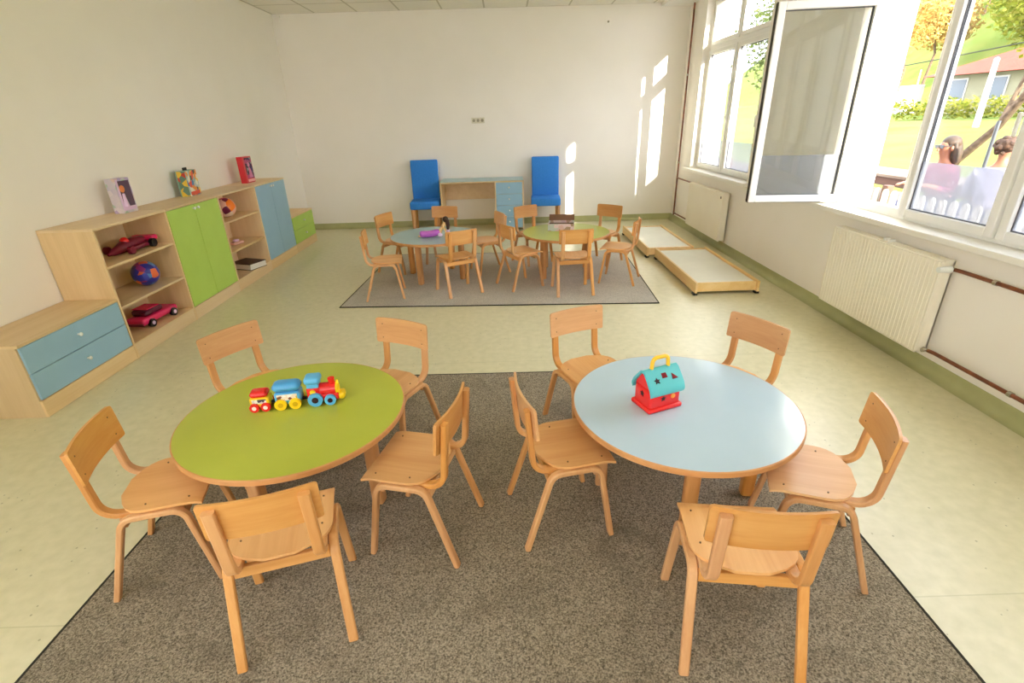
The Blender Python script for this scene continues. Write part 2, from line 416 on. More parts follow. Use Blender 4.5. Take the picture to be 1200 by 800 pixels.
box(b, FW[0], FW[1], YF-.2, YF, 0, FW[2]); box(b, FW[0], FW[1], YF-.2, YF, FW[3], ZC)
struct('wall_front', b, M['wall'])
b = NB(); box(b, 2.3, XR, YF, YB, 2.985, ZC, .004); struct('trim_1', b, M['white'])
# coved vinyl skirting
def cove(name, p0, p1, inward):
    b = NB(); inw = Vector(inward); prof = [(0, .091), (.004, .091)]
    for k in range(7):
        a = PI/2*k/6; prof.append((.004+.05*(1-math.cos(a)), .052-.05*math.sin(a)))
    prof.append((.06, .0015)); prof.append((0, .0015))
    A = [b.verts.new(Vector(p0)+inw*d+Vector((0, 0, z))) for d, z in prof]
    B = [b.verts.new(Vector(p1)+inw*d+Vector((0, 0, z))) for d, z in prof]
    n = len(prof)
    for i in range(n): b.faces.new((A[i], A[(i+1) % n], B[(i+1) % n], B[i]))
    b.faces.new(A); b.faces.new(B)
    struct(name, b, M['skirt'], None, True)
cove('baseboard_left', (XL, YF, 0), (XL, YB, 0), (1, 0, 0))
cove('baseboard_back', (XL, YB, 0), (XR, YB, 0), (0, -1, 0))
cove('baseboard_right', (XR, YF, 0), (XR, YB, 0), (-1, 0, 0))

# ------------------------------------------------------------------ windows
def casement(parent, hinge, w, h, ang=0, handle=True, film=None, both=False):
    """sash hung on its far side: local origin at the hinge foot, running along -y"""
    b = NB(); s = .055; t0, t1 = -.03, .035
    box(b, t0, t1, -s, 0, 0, h, .006); box(b, t0, t1, -w, -w+s, 0, h, .006)
    box(b, t0, t1, -w+s, -s, 0, s, .006); box(b, t0, t1, -w+s, -s, h-s, h, .006)
    c = obj('casement', b, M['white'], parent, False, hinge, ang)
    b = NB(); box(b, .0, .006, -w+s-.004, -s+.004, s-.004, h-s+.004); obj('pane', b, M['glass'], c)
    b = NB(); g = .006
    for xx in ((-.006, 0), (.006, .012)):
        box(b, xx[0], xx[1], -w+s, -s, s, s+g); box(b, xx[0], xx[1], -w+s, -s, h-s-g, h-s)
        box(b, xx[0], xx[1], -w+s, -w+s+g, s+g, h-s-g); box(b, xx[0], xx[1], -s-g, -s, s+g, h-s-g)
    obj('gasket', b, M['gasket'], c)
    if film:
        b = NB(); box(b, -.002, -.0005, -w+s+g, -s-g, s+g, film); obj('film', b, M['film'], c)
    b = NB()
    if ang:   # seals along the free edge and the bottom rail show when the sash is open
        for xx in (-.022, -.004, .016): box(b, xx, xx+.007, -w-.004, -w, .004, h-.004)
        for xx in (-.022, .014): box(b, xx, xx+.007, -w, 0, -.004, 0)
        box(b, -.022, -.015, -w, 0, h, h+.004)
        obj('seal', b, M['seal'], c)
    else: b.free()
    if handle:
        b = NB(); zz = h*.45
        box(b, -.042, -.03, -w+.012, -w+.042, zz-.035, zz+.035, .004)
        cyl(b, (-.04, -w+.027, zz), (-.075, -w+.027, zz), .009, None, 12)
        box(b, -.085, -.07, -w+.016, -w+.038, zz-.11, zz+.012, .005)
        obj('handle', b, M['white'], c)
    return c
FX0, FX1 = 2.82, 2.895
def window(name, y0, y1, mulls, casements, sill_y):
    w = thing(name, None, None, (0, 0, 0), 0, None, 'structure')
    b = NB(); TZ0, TZ1 = 2.33, 2.41
    box(b, FX0+.012, FX1, y0, y1, SZ-.04, .925, .004); box(b, FX0+.012, FX1, y0, y1, WT-.06, WT, .004)
    box(b, FX0+.008, FX1, y0, y1, TZ0, TZ1, .004)
    for ya, yb in [(y0, y0+.06), (y1-.06, y1)]+mulls: box(b, FX0+.01, FX1, ya, yb, SZ-.04, WT, .004)
    obj('window_frame', b, M['white'], w)
    for (hy, cw, ang) in casements:
        casement(w, (FX0+.008 if not ang else FX0-.02, hy, .885), cw, 2.345-.885 if not ang else 2.33-.885, ang, True, .37)
        b = NB(); s = .05
        box(b, FX0-.01, FX0+.04, hy-cw, hy-cw+s, 2.40, WT-.045, .005); box(b, FX0-.01, FX0+.04, hy-s, hy, 2.40, WT-.045, .005)
        box(b, FX0-.01, FX0+.04, hy-cw+s, hy-s, 2.40, 2.40+s, .005); box(b, FX0-.01, FX0+.04, hy-cw+s, hy-s, WT-.045-s, WT-.045, .005)
        t = obj('top_light', b, M['white'], w)
        b = NB(); box(b, FX0+.015, FX0+.02, hy-cw+s, hy-s, 2.40+s, WT-.045-s); obj('pane', b, M['glass'], t)
    if sill_y:
        b = NB(); box(b, 2.655, XR+.002, sill_y[0], sill_y[1], .82, SZ, .005)
        box(b, XR-.004, FX0+.03, y0+.001, y1-.001, .821, SZ-.0005)
        obj('window_sill', b, M['sill'], w)
    return w
window('window_1', 5.87, 7.74, [(6.77, 6.85)], [(7.70, .87, 0), (6.79, .87, 0)], (5.79, 7.88))
cs = [(4.31, .735, R(-97))]+[(3.602-.77*k, .745, 0) for k in range(3)]
window('window_2', 1.25, 4.38, [(3.58, 3.66)]+[(2.80-.77*k, 2.89-.77*k) for k in range(2)], cs, (1.15, 4.60))
w3 = thing('fill_window_left', None, None, (0, 0, 0), 0, None, 'structure')  # added out of view as a source of side daylight
b = NB(); xa, xb = XL-.14, XL-.06
n = 5
for k in range(n+1):
    y = LW[0]+(LW[1]-LW[0]-.08)*k/n; box(b, xa, xb, y, y+.08, LW[2], LW[3], .004)
box(b, xa, xb, LW[0], LW[1], LW[2], LW[2]+.08, .004); box(b, xa, xb, LW[0], LW[1], LW[3]-.08, LW[3], .004)
obj('window_frame', b, M['white'], w3)
for k in range(n):
    y = LW[0]+(LW[1]-LW[0]-.08)*k/n
    b = NB(); box(b, XL-.105, XL-.10, y+.08, y+(LW[1]-LW[0]-.08)/n, LW[2]+.08, LW[3]-.08); obj('pane', b, M['glass'], w3)

w4 = thing('fill_window_front', None, None, (0, 0, 0), 0, None, 'structure')  # added out of view, lights the back wall and chair backs
b = NB(); ya, yb_ = YF-.14, YF-.06; n = 4; stp = (FW[1]-FW[0]-.08)/n
for k in range(n+1): box(b, FW[0]+stp*k, FW[0]+stp*k+.08, ya, yb_, FW[2], FW[3], .004)
box(b, FW[0], FW[1], ya, yb_, FW[2], FW[2]+.08, .004); box(b, FW[0], FW[1], ya, yb_, FW[3]-.08, FW[3], .004)
obj('window_frame', b, M['white'], w4)
for k in range(n):
    b = NB(); box(b, FW[0]+stp*k+.08, FW[0]+stp*(k+1), YF-.105, YF-.10, FW[2]+.08, FW[3]-.08); obj('pane', b, M['glass'], w4)

# ------------------------------------------------------------------ cabinets along the left wall
def knob(parent, x, y, z):
    b = NB(); cyl(b, (x, y, z), (x+.014, y, z), .006, None, 10)
    sphere(b, (x+.02, y, z), .013, 12, 8, 0, (.75, 1, 1))
    obj('knob', b, M['knob'], parent, True)
D = .384; XC0 = XL+.006
def cabinet(name, label, y0, y1, h, kind, front=None, group='beech cabinet units along the wall'):
    W = y1-y0-.002; t = .018; d = D
    c = thing(name, label, 'cabinet', (XC0, y0+.001, 0), 0, group)
    fr = d-.016   # carcass front, local x
    e = fr if kind != 'open' else d
    b = NB()
    box(b, 0, e, 0, t, 0, h-t, .001, 1); box(b, 0, e, W-t, W, 0, h-t, .001, 1)
    box(b, 0, .006, t, W-t, .1, h-t); box(b, .006, e-.002, t, W-t, .1, .118)
    obj('carcass', b, M['birch_z'], c)
    b = NB(); box(b, 0, d+.002, 0, W, h-t, h, .0015, 1); obj('top_panel', b, M['birch_y'], c)
    b = NB(); box(b, d-.018, d-.001, t if kind == 'open' else 0.0005, W-t if kind == 'open' else W-.0005, .002, .112, .0015, 1)
    obj('plinth', b, M['birch_y'], c)
    if kind == 'open':
        for z in (.41, .71):
            b = NB(); box(b, .006, e-.004, t, W-t, z-t, z, .001, 1); obj('shelf', b, M['birch_y'], c)
    if kind == 'doors':
        for k in (0, 1):
            b = NB(); ya = .006+k*(W/2-.004); yb = ya+W/2-.009
            box(b, fr+.001, d, ya, yb, .118, h-t-.004, .0015, 1)
            dr = obj('door', b, front, c)
            knob(dr, d, (yb-.028) if k == 0 else (ya+.028), h-.052)
    if kind == 'drawers':
        zz = [(.118, .286), (.291, h-t-.004)]
        for za, zb in zz:
            b = NB(); box(b, fr+.001, d, .010, W-.006, za, zb, .0015, 1)
            dr = obj('drawer', b, front, c); knob(dr, d, W/2, (za+zb)/2+.005)
    return c
Yc = [2.669, 3.495, 4.315, 5.14, 5.955, 6.776, 7.545]
cabinet('drawer_cabinet', 'low beech cabinet with two blue drawers, nearest the viewer', Yc[0], Yc[1], .48, 'drawers', M['blue'])
cabinet('shelf_cabinet', 'open beech shelf unit holding the blue patterned ball', Yc[1], Yc[2], .984, 'open')
cabinet('door_cabinet', 'tall cabinet with two lime green doors and white knobs', Yc[2], Yc[3], .984, 'doors', M['green'])
cabinet('shelf_cabinet', 'open beech shelf unit between the green and the blue doors', Yc[3], Yc[4], .984, 'open')
cabinet('door_cabinet', 'tall cabinet with two grey-blue doors beside the low green drawers', Yc[4], Yc[5], .984, 'doors', M['blue'])
cabinet('drawer_cabinet', 'low cabinet with two lime green drawers in the room corner', Yc[5], Yc[6], .48, 'drawers', M['green'])

# toys on top of the cabinets
TOPZ = .9845
t = thing('doll_box', 'lavender toy carton with a window showing a doll, on the cabinet above the ball shelf', 'toy box', (-3.09, 4.22, TOPZ), R(-4))
b = NB(); box(b, -.04, .04, -.078, .078, 0, .265, .002, 1); obj('carton', b, patches('print_lavender', [S(206, 196, 206), S(198, 188, 204), S(220, 210, 216), S(180, 160, 196), S(208, 200, 208), S(216, 190, 186), S(170, 190, 170)], 22), t)
b = NB(); box(b, .04, .0412, -.052, .066, .03, .245, 0); obj('window_panel', b, base('box_window_plum', S(84, 48, 66), .2, .5)[0], t)
b = NB(); box(b, .0412, .0416, -.07, -.05, .02, .255, 0); box(b, .0412, .0416, -.052, .07, .02, .05, 0); obj('card_edge', b, M['lilac'], t)
b = NB(); tube(b, [(.042, -.03, .05), (.042, -.03, .12), (.042, -.028, .15)], [.022, .014, .010], 8); obj('dress', b, M['lilac'], t, True)
b = NB(); sphere(b, (.043, -.026, .185), .026, 12, 8, 0, (.3, 1, 1.1)); obj('doll_head', b, base('doll_ginger', S(222, 130, 66), .5)[0], t, True)
t = thing('game_box', 'brightly coloured game carton on the cabinet above the green doors', 'toy box', (-3.125, 5.21, TOPZ), R(8))
b = NB(); box(b, -.045, .045, -.125, .125, 0, .235, .002, 1); obj('carton', b, base('carton_teal', S(126, 166, 146), .4)[0], t)
b = NB(); box(b, .045, .0465, -.123, .123, .003, .232); obj('front_print', b, patches('print_game', [S(168, 196, 190), S(240, 236, 214), S(236, 150, 40), S(150, 186, 184), S(52, 130, 186), S(226, 80, 50), S(244, 206, 70), S(60, 72, 60), S(190, 206, 196), S(210, 214, 200)], 24, .35, 1.3), t)
b = NB(); box(b, -.03, .045, -.1265, -.125, .003, .232); obj('side_print', b, patches('print_game_side', [S(196, 60, 40), S(226, 120, 50), S(96, 130, 110), S(230, 190, 60)], 16, .35, 2.2), t)
b = NB(); box(b, .0466, .0472, -.1, .1, .008, .042, 0); obj('title_band', b, base('band_red', S(226, 78, 44), .4)[0], t)
b = NB(); box(b, -.003, .003, -.045, .045, .235, .262, .002, 1); obj('hang_tab', b, M['dark'], t)
t = thing('doll_box', 'red toy carton with a dark picture window, on the cabinet beside the blue doors', 'toy box', (-3.045, 6.27, TOPZ), R(-2))
b = NB(); box(b, -.035, .035, -.1, .1, 0, .29, .002, 1); obj('carton', b, base('carton_red', S(206, 32, 44), .35)[0], t)
b = NB(); box(b, .035, .0362, -.062, .092, .05, .275); obj('window_panel', b, patches('print_redbox', [S(70, 50, 84), S(96, 60, 90), S(190, 90, 130), S(44, 34, 52), S(150, 150, 150), S(80, 60, 110)], 24, .2, .4), t)
b = NB(); tube(b, [(.037, .01, .06), (.037, .01, .14), (.037, .005, .17)], [.028, .016, .010], 8); sphere(b, (.038, .004, .2), .024, 12, 8, 0, (.3, 1, 1.1)); obj('packaged_doll', b, base('doll_rose', S(206, 120, 160), .4)[0], t, True)
b = NB(); box(b, .0352, .037, -.06, .09, .012, .04); obj('title_band', b, base('band_rose', S(250, 190, 186), .4)[0], t)

# toys on the open shelves
def wheel(b, x, y, z, r, w, mi=0, n=18):
    cyl(b, (x, y-w/2, z), (x, y+w/2, z), r, None, n, mi)
SZ1, SZ2, SZ0 = .7105, .4105, .1185
t = thing('toy_race_car', 'dark red toy racing car with pointed nose on the topmost shelf', 'toy car', (-3.02, 4.02, SZ1), R(-90))
b = NB()
for (xa, ra, za) in [((-.24), .006, .03)]: pass
tube(b, [(.235, 0, .022), (.16, 0, .032), (.05, 0, .05), (-.08, 0, .055), (-.2, 0, .05)][::-1], [.035, .045, .045, .028, .008], 10)
box(b, -.2, .06, -.085, .085, .015, .045, .012); obj('body', b, M['maroon'], t, True)
b = NB(); box(b, -.24, -.16, -.09, .09, .045, .085, .012); obj('rear_wing', b, M['pink'], t)
b = NB(); sphere(b, (.03, 0, .082), .034, 14, 10); obj('driver_helmet', b, M['red'], t, True)
for x, r in ((-.15, .034), (.11, .03)):
    for y in (-.095, .095):
        b = NB(); wheel(b, x, y, r, r, .03); obj('wheel', b, M['maroon'] if x > 0 else M['black'], t, True)
b = NB(); sphere(b, (0, 0, 0), .1, 32, 20)
o = obj('play_ball', b, patches('ball_blue', [S(36, 46, 150), S(60, 70, 180), S(230, 110, 60), S(46, 50, 165), S(40, 50, 160), S(150, 50, 120), S(90, 140, 200), S(34, 40, 140)], 22, .3), None, True, (-3.0, 4.075, SZ2+.0995))
tag(o, 'blue ball patterned in orange and purple on the middle shelf', 'ball')
t = thing('toy_car', 'pink toy car with dark windows on the lowest shelf', 'toy car', (-3.0, 4.0, SZ0), R(86))
b = NB(); box(b, -.21, .2, -.085, .085, .03, .085, .02, 3); obj('body', b, M['pink'], t, True)
b = NB(); box(b, -.14, .06, -.07, .07, .085, .135, .022, 3); obj('cabin', b, base('car_window', S(90, 24, 52), .15)[0], t, True)
b = NB(); box(b, -.12, .03, -.066, .066, .136, .142, .002, 1); obj('roof', b, M['pink'], t)
for x in (-.13, .13):
    for y in (-.085, .085):
        b = NB(); wheel(b, x, y, .034, .034, .03); w = obj('wheel', b, M['black'], t, True)
        b = NB(); wheel(b, x, y*1.19, .034, .016, .006); obj('hub_cap', b, M['lilac'], w, True)
b = NB(); box(b, -.216, -.205, -.08, .08, .03, .05, .003, 1); obj('bumper', b, M['maroon'], t)
b = NB(); sphere(b, (0, 0, 0), .1, 32, 20)
o = obj('play_ball', b, patches('ball_orange', [S(246, 128, 30), S(244, 190, 170), S(250, 150, 40), S(226, 70, 110), S(240, 214, 190), S(120, 30, 70)], 11, .3, 3.1), None, True, (-3.0, 5.54, SZ1-.0+.0995))
tag(o, 'orange and pink ball half hidden behind the green door', 'ball')
t = thing('toy_boat', 'small pinkish toy lying on the middle shelf beside the green door', 'toy', (-2.98, 5.56, SZ2), R(70))
b = NB(); box(b, -.07, .07, -.03, .03, 0, .03, .01, 3); obj('hull', b, base('toy_rose', S(226, 176, 160), .4)[0], t, True)
b = NB(); box(b, -.04, .02, -.02, .02, .03, .055, .008, 2); obj('cabin', b, M['lilac'], t, True)
t = thing('book', 'thick dark book with pale page edge lying on the lowest shelf', 'book', (-2.97, 5.66, SZ0), R(70))
b = NB(); box(b, -.12, .12, -.15, .15, 0, .006, .001, 1); box(b, -.12, .12, -.15, .15, .064, .07, .001, 1); box(b, -.12, .12, .144, .15, .006, .064, 0)
obj('cover', b, base('book_cover', S(62, 44, 36), .5)[0], t)
b = NB(); box(b, -.114, .116, -.146, .143, .006, .064); obj('pages', b, M['paper'], t)

# ------------------------------------------------------------------ children's chairs
def make_chair(screws):
    t = thing('child_chair', None, 'chair')
    ws, sf = .16, .152
    # seat: flat front, rounded back, slight dish
    b = NB(); rows = []; ny, nx = 14, 12
    for j in range(ny+1):
        y = sf-(sf+.138)*j/ny
        if y > -.02: hw = ws
        else:
            q = min(1, (-.02-y)/.118); hw = ws*max(.30, (1-q**2.6)**.5 if q < 1 else .30)
        row = []
        for i in range(nx+1):
            s = -1+2*i/nx; x = s*hw
            z = .365-.006*(1-s*s)*(1-((y-.01)/.16)**2 if abs(y-.01) < .16 else 0)
            if y > .10: z -= .010*((y-.10)/.052)**2
            row.append((x, y, z))
        rows.append(row)
    top = [[b.verts.new(p) for p in r_] for r_ in rows]
    bot = [[b.verts.new((p[0], p[1], p[2]-.010)) for p in r_] for r_ in rows]
    for j in range(ny):
        for i in range(nx):
            b.faces.new((top[j][i], top[j][i+1], top[j+1][i+1], top[j+1][i]))
            b.faces.new((bot[j][i], bot[j+1][i], bot[j+1][i+1], bot[j][i+1]))
    for j in range(ny):
        for i in (0, nx): b.faces.new((top[j][i], top[j+1][i], bot[j+1][i], bot[j][i]))
    for i in range(nx):
        for j in (0, ny): b.faces.new((top[j][i], top[j][i+1], bot[j][i+1], bot[j][i]))
    seat = obj('seat', b, M['beech_y'], t, True)
    # backrest: curved plywood panel with rounded upper corners
    b = NB(); hw, z0, z1 = .162, .503, .638; nx, nz = 16, 8
    def yb(x, z): return -.157-(z-.503)*.085-.020*(1-(x/hw)**2)
    F = []; K = []
    for k in range(nz+1):
        s = (0, .02, .06, .25, .5, .75, .92, .975, 1)[k]; z = z0+(z1-z0)*s
        ins = 0
        dt = z1-z
        if dt < .011: ins = .011-math.sqrt(max(0, .011**2-(.011-dt)**2))
        db = z-z0
        if db < .008: ins = max(ins, .008-math.sqrt(max(0, .008**2-(.008-db)**2)))
        F.append([b.verts.new(((-1+2*i/nx)*(hw-ins), yb((-1+2*i/nx)*(hw-ins), z), z)) for i in range(nx+1)])
        K.append([b.verts.new((v.co.x, v.co.y-.010, v.co.z)) for v in F[-1]])
    for k in range(nz):
        for i in range(nx):
            b.faces.new((F[k][i], F[k][i+1], F[k+1][i+1], F[k+1][i])); b.faces.new((K[k][i], K[k+1][i], K[k+1][i+1], K[k][i+1]))
        for i in (0, nx): b.faces.new((F[k][i], F[k+1][i], K[k+1][i], K[k][i]))
    for i in range(nx):
        for k in (0, nz): b.faces.new((F[k][i], F[k][i+1], K[k][i+1], K[k][i]))
    back = obj('backrest', b, M['beech'], t, True)
    for s in (-1, 1):
        X = s*.125
        # upright: bent strip running under the seat and up behind the backrest
        yt = yb(X, .62)-.0205; y5 = yb(X, .503)-.0205; k_ = (yt-y5)/.117
        yl = y5+k_*(.3435-.503)
        path = fillet([(X, .085, .3435), (X, yl, .3435), (X, yt, .622)], [.062])
        b = NB(); strip(b, path, .034, .021); obj('upright', b, M['beech_z'], t, True)
        # leg hoop: front and rear leg bent from one strip
        X = s*.1585
        path = fillet([(X, -.213, 0), (X, -.106, .341), (X, .088, .341), (X, .142, 0)], [.05, .05])
        b = NB(); strip(b, path, .030, .021, .004, lambda c, s=s: s*(.341-c.z)*.037)
        for v in b.verts:
            if v.co.z < .02: v.co.z = max(0, v.co.z)
        obj('leg_hoop', b, M['beech_leg'] if False else M['beech_z'], t, True)
    for y, n in ((-.112, 0), (.078, 1)):
        b = NB(); box(b, -.1435, .1435, y-.009, y+.009, .292, .333, .002, 1); obj('rail', b, M['beech'], t)
    if screws:
        for x in (-.125, .125):
            for y in (.105, -.035):
                b = NB(); cyl(b, (x, y, .3625), (x, y, .3660), .0031, None, 10); obj('screw', b, M['screw'], seat)
            for z in (.53, .605):
                b = NB(); y = yb(x, z); cyl(b, (x, y-.002, z), (x, y+.0013, z), .003, None, 10); obj('screw', b, M['screw'], back)
    return t
def dup(root, loc, rotz):
    r = root.copy(); COL.objects.link(r); r.location = loc; r.rotation_euler = (0, 0, rotz)
    for ch in list(root.children):
        c = ch.copy(); COL.objects.link(c); c.parent = r
        for g in ch.children:
            d = g.copy(); COL.objects.link(d); d.parent = c
    return r
RUGZ = .0092
NEAR = {
 'A': (-1.303, 2.313, -32, 'bentwood child chair at the toy train table, its back to the blue drawers'),
 'B': (-1.323, 1.557, 15, 'bentwood child chair at the toy train table, side-on with a foot at the rug edge'),
 'C': (-.782, 1.305, 106, 'bentwood child chair at the toy train table with its back to the viewer'),
 'D': (-.399, 1.656, 166.2, 'bentwood child chair facing the toy train table, back to back with another chair'),
 'E': (-.646, 2.291, -116.5, 'bentwood child chair behind the toy train table, just past the locomotive'),
 'F': (.218, 1.720, 11.7, 'bentwood child chair facing the toy house table, back to back with another chair'),
 'G': (.432, 2.384, -67.2, 'bentwood child chair with a pinkish pale backrest behind the toy house table'),
 'H': (1.096, 2.220, -150, 'orange-toned child chair at the toy house table with only its backrest in view'),
 'I': (1.107, 1.501, 159.2, 'bentwood child chair at the toy house table, its back toward the large radiator'),
 'J': (.702, 1.187, 82.8, 'bentwood child chair at the toy house table with its back to the viewer'),
}
FAR = {
 'K': (-1.191, 4.838, 9.4, 'child chair seen side-on at the doll table, by the front corner of the far rug'),
 'L': (-1.232, 5.740, -22, 'child chair at the doll table, nearest the blue cabinet doors'),
 'M': (-.778, 6.051, -101, 'child chair behind the doll table, in front of the open desk bay'),
 'O': (-.512, 4.906, 118.4, 'child chair at the doll table with its back to the viewer'),
 'N': (-.234, 5.590, 200.5, 'child chair facing the doll table from between the two far tables'),
 'P': (.149, 5.042, 29.0, 'darker child chair facing the far green table from between the two far tables'),
 'Q': (.319, 5.922, -59, 'pale pinkish child chair behind the far green table, in front of the desk drawers'),
 'R': (.631, 4.805, 94.4, 'child chair at the far green table with its back to the viewer'),
 'S': (1.097, 5.819, -131, 'darker child chair behind the far green table, before the sunlit wall'),
 'T': (1.136, 5.099, 157.4, 'sunlit child chair at the far green table, beside the low beds'),
}
for D_, scr in ((NEAR, True), (FAR, False)):
    proto = None
    for k, (x, y, a, lab) in D_.items():
        if proto is None:
            proto = make_chair(scr); o = proto; o.location = (x, y, RUGZ); o.rotation_euler = (0, 0, R(a-90))
        else: o = dup(proto, (x, y, RUGZ), R(a-90))
        o['label'] = lab; o['group'] = 'bentwood child chairs at the near tables' if scr else 'bentwood child chairs at the far tables'

# ------------------------------------------------------------------ tables
def make_table(name, label, x, y, mat, ang):
    t = thing(name, label, 'table', (x, y, RUGZ), 0, 'round child tables')
    H = .47-RUGZ; r = .466
    b = NB(); lathe(b, [(0, H-.004), (r-.006, H-.004), (r-.006, H), (0, H)], 96); obj('tabletop', b, mat, t, True)
    b = NB(); lathe(b, [(0, H-.026), (r-.004, H-.026), (r, H-.022), (r, H-.003), (r-.003, H-.0002), (r-.006, H-.0002), (r-.006, H-.0042), (0, H-.0042)], 96)
    obj('edge_band', b, M['edge'], t, True)
    for k in range(4):
        a = R(ang+90*k); cx, cy = .325*math.cos(a), .325*math.sin(a)
        b = NB(); m = Matrix.Translation((cx, cy, 0)) @ Matrix.Rotation(a, 4, 'Z')
        box(b, -.027, .027, -.027, .027, 0, H-.026, .012, 3, 0, m); obj('leg', b, M['beech_leg'], t, True)
    for k in range(4):
        a = R(ang+90*k); a2 = R(ang+90*(k+1))
        p = Vector((math.cos(a), math.sin(a), 0))*.325; q = Vector((math.cos(a2), math.sin(a2), 0))*.325
        c = (p+q)/2; L_ = (q-p).length-.06; th = math.atan2((q-p).y, (q-p).x)
        b = NB(); m = Matrix.Translation(c) @ Matrix.Rotation(th, 4, 'Z')
        box(b, -L_/2, L_/2, -.009, .009, H-.066, H-.0262, .002, 1, 0, m); obj('apron', b, M['beech_leg'], t)
    return t
make_table('round_table', 'round table with lime green top carrying the toy train', -.94, 1.88, M['tgreen'], -11)
make_table('round_table', 'round table with glossy pale blue top carrying the red toy house', .728, 1.841, M['tblue'], -9)
make_table('round_table', 'far round table with grey-blue top and a doll on it', -.785, 5.43, M['tblue2'], 65)
make_table('round_table', 'far round table with green top and an open toy carton on it', .635, 5.40, M['tgreen'], 38)

# ------------------------------------------------------------------ rugs
def rug(label, x0, x1, y0, y1, mat, rot):
    t = thing('rug', label, 'rug', ((x0+x1)/2, (y0+y1)/2, 0), R(rot))
    w, d = (x1-x0)/2, (y1-y0)/2
    b = NB(); box(b, -w+.012, w-.012, -d+.012, d-.012, .001, .0085); obj('pile', b, mat, t)
    b = NB(); h = .0088
    for q in ((-w, w, -d, -d+.013), (-w, w, d-.013, d), (-w, -w+.013, -d, d), (w-.013, w, -d, d)): box(b, q[0], q[1], q[2], q[3], .0008, h, .002, 1)
    obj('binding', b, M['binding'], t)
rug('large dark grey carpet under the two near tables', -1.60, 1.41, .06, 3.06, M['rug1'], -.9)
rug('paler grey carpet under the two far tables', -1.56, 1.44, 4.42, 6.42, M['rug2'], -2.9)

# ------------------------------------------------------------------ toys on the tables
TZ = .4705
# train
t = thing('toy_train', 'plastic toy train with red locomotive and two wagons on the green table', 'toy train', (-.94, 1.935, TZ), R(9))
def hollow_wheel(parent, x, y, r, w, mo, mh):
    b = NB(); wheel(b, x, y, r, r, w, 0, 24); wh = obj('wheel', b, mo, parent, True)
    b = NB(); s = -1 if y < 0 else 1
    wheel(b, x, y+s*w*.5, r, r*.45, .004); obj('hub_cap', b, mh, wh, True)
# locomotive (nose toward +x)
b = NB()
box(b, .045, .175, -.03, .03, .018, .05, .006, 2)
tube(b, [(.09, 0, .06), (.165, 0, .06)], .03, 20)
box(b, .045, .10, -.032, .032, .03, .085, .008, 2)
cyl(b, (.15, 0, .08), (.15, 0, .112), .011, .015, 16)
loco = obj('locomotive', b, M['red'], t, True)
b = NB(); box(b, .04, .108, -.037, .037, .1, .132, .014, 3); box(b, .05, .098, -.03, .03, .084, .102); obj('cab_roof', b, M['sky'], loco, True)
b = NB(); tube(b, [(.166, 0, .06), (.176, 0, .06)], [.03, .024], 20); box(b, .17, .2, -.026, .026, .012, .045, .011, 3); box(b, .168, .178, -.006, .006, .055, .1, .003, 1); obj('nose', b, M['yellow'], loco, True)
b = NB(); cyl(b, (.072, -.031, .066), (.072, -.035, .066), .012, None, 16); obj('emblem', b, M['yellow'], loco, True)
for y in (-.037, .037):
    hollow_wheel(t, .078, y, .031, .014, M['sky'], M['deep']); hollow_wheel(t, .14, y, .024, .014, M['sky'], M['deep'])
# middle wagon
b = NB(); box(b, -.09, .018, -.034, .034, .02, .075, .01, 3); wg = obj('wagon', b, M['sky'], t, True)
b = NB(); box(b, -.096, .022, -.037, .037, .076, .118, .024, 4); obj('roof', b, base('toy_blue_roof', S(74, 158, 214), .28)[0], wg, True)
b = NB(); box(b, -.078, .006, -.0348, -.034, .042, .07); obj('sticker', b, patches('sticker_a', [S(236, 220, 200), S(120, 70, 50), S(200, 180, 90), S(240, 236, 230)], 70), wg)
for x in (-.066, -.006):
    for y in (-.038, .038): hollow_wheel(t, x, y, .025, .014, M['yellow'], base('toy_amber', S(214, 170, 24), .3)[0])
# tail wagon
b = NB(); box(b, -.194, -.112, -.03, .03, .016, .062, .009, 3); wg = obj('wagon', b, M['yellow'], t, True)
b = NB(); box(b, -.19, -.116, -.031, .031, .062, .088, .014, 4); obj('roof', b, M['red'], wg, True)
b = NB(); box(b, -.182, -.124, -.0308, -.03, .036, .056); obj('sticker', b, patches('sticker_b', [S(236, 230, 220), S(70, 60, 70), S(210, 200, 190)], 70), wg)
for x in (-.176, -.13):
    for y in (-.033, .033): hollow_wheel(t, x, y, .02, .013, M['red'], base('toy_pale', S(250, 226, 220), .3)[0])
b = NB(); box(b, .016, .048, -.008, .008, .022, .032, .002, 1); box(b, -.114, -.088, -.008, .008, .022, .032, .002, 1); obj('coupling', b, M['dark'], t)

# shape sorter house
t = thing('toy_house', 'red toy house shape sorter with turquoise roof and yellow handle', 'toy', (.613, 1.838, TZ), R(21.7))
b = NB(); hw, hd = .076, .056
box(b, -hw, hw, -hd, hd, .006, .10, .012, 3)
pr = [(-hd, .095), (hd, .095), (hd*.8, .125), (hd*.35, .155), (-hd*.35, .155), (-hd*.8, .125)]
prism(b, pr, -hw+.006, hw-.006, 0, Matrix(((0, 0, 1, 0), (1, 0, 0, 0), (0, 1, 0, 0), (0, 0, 0, 1))))
house = obj('body', b, M['red'], t, True)
b = NB(); box(b, -hw-.009, hw+.009, -hd-.009, hd+.009, 0, .022, .009, 3); obj('base_rim', b, M['red'], house, True)
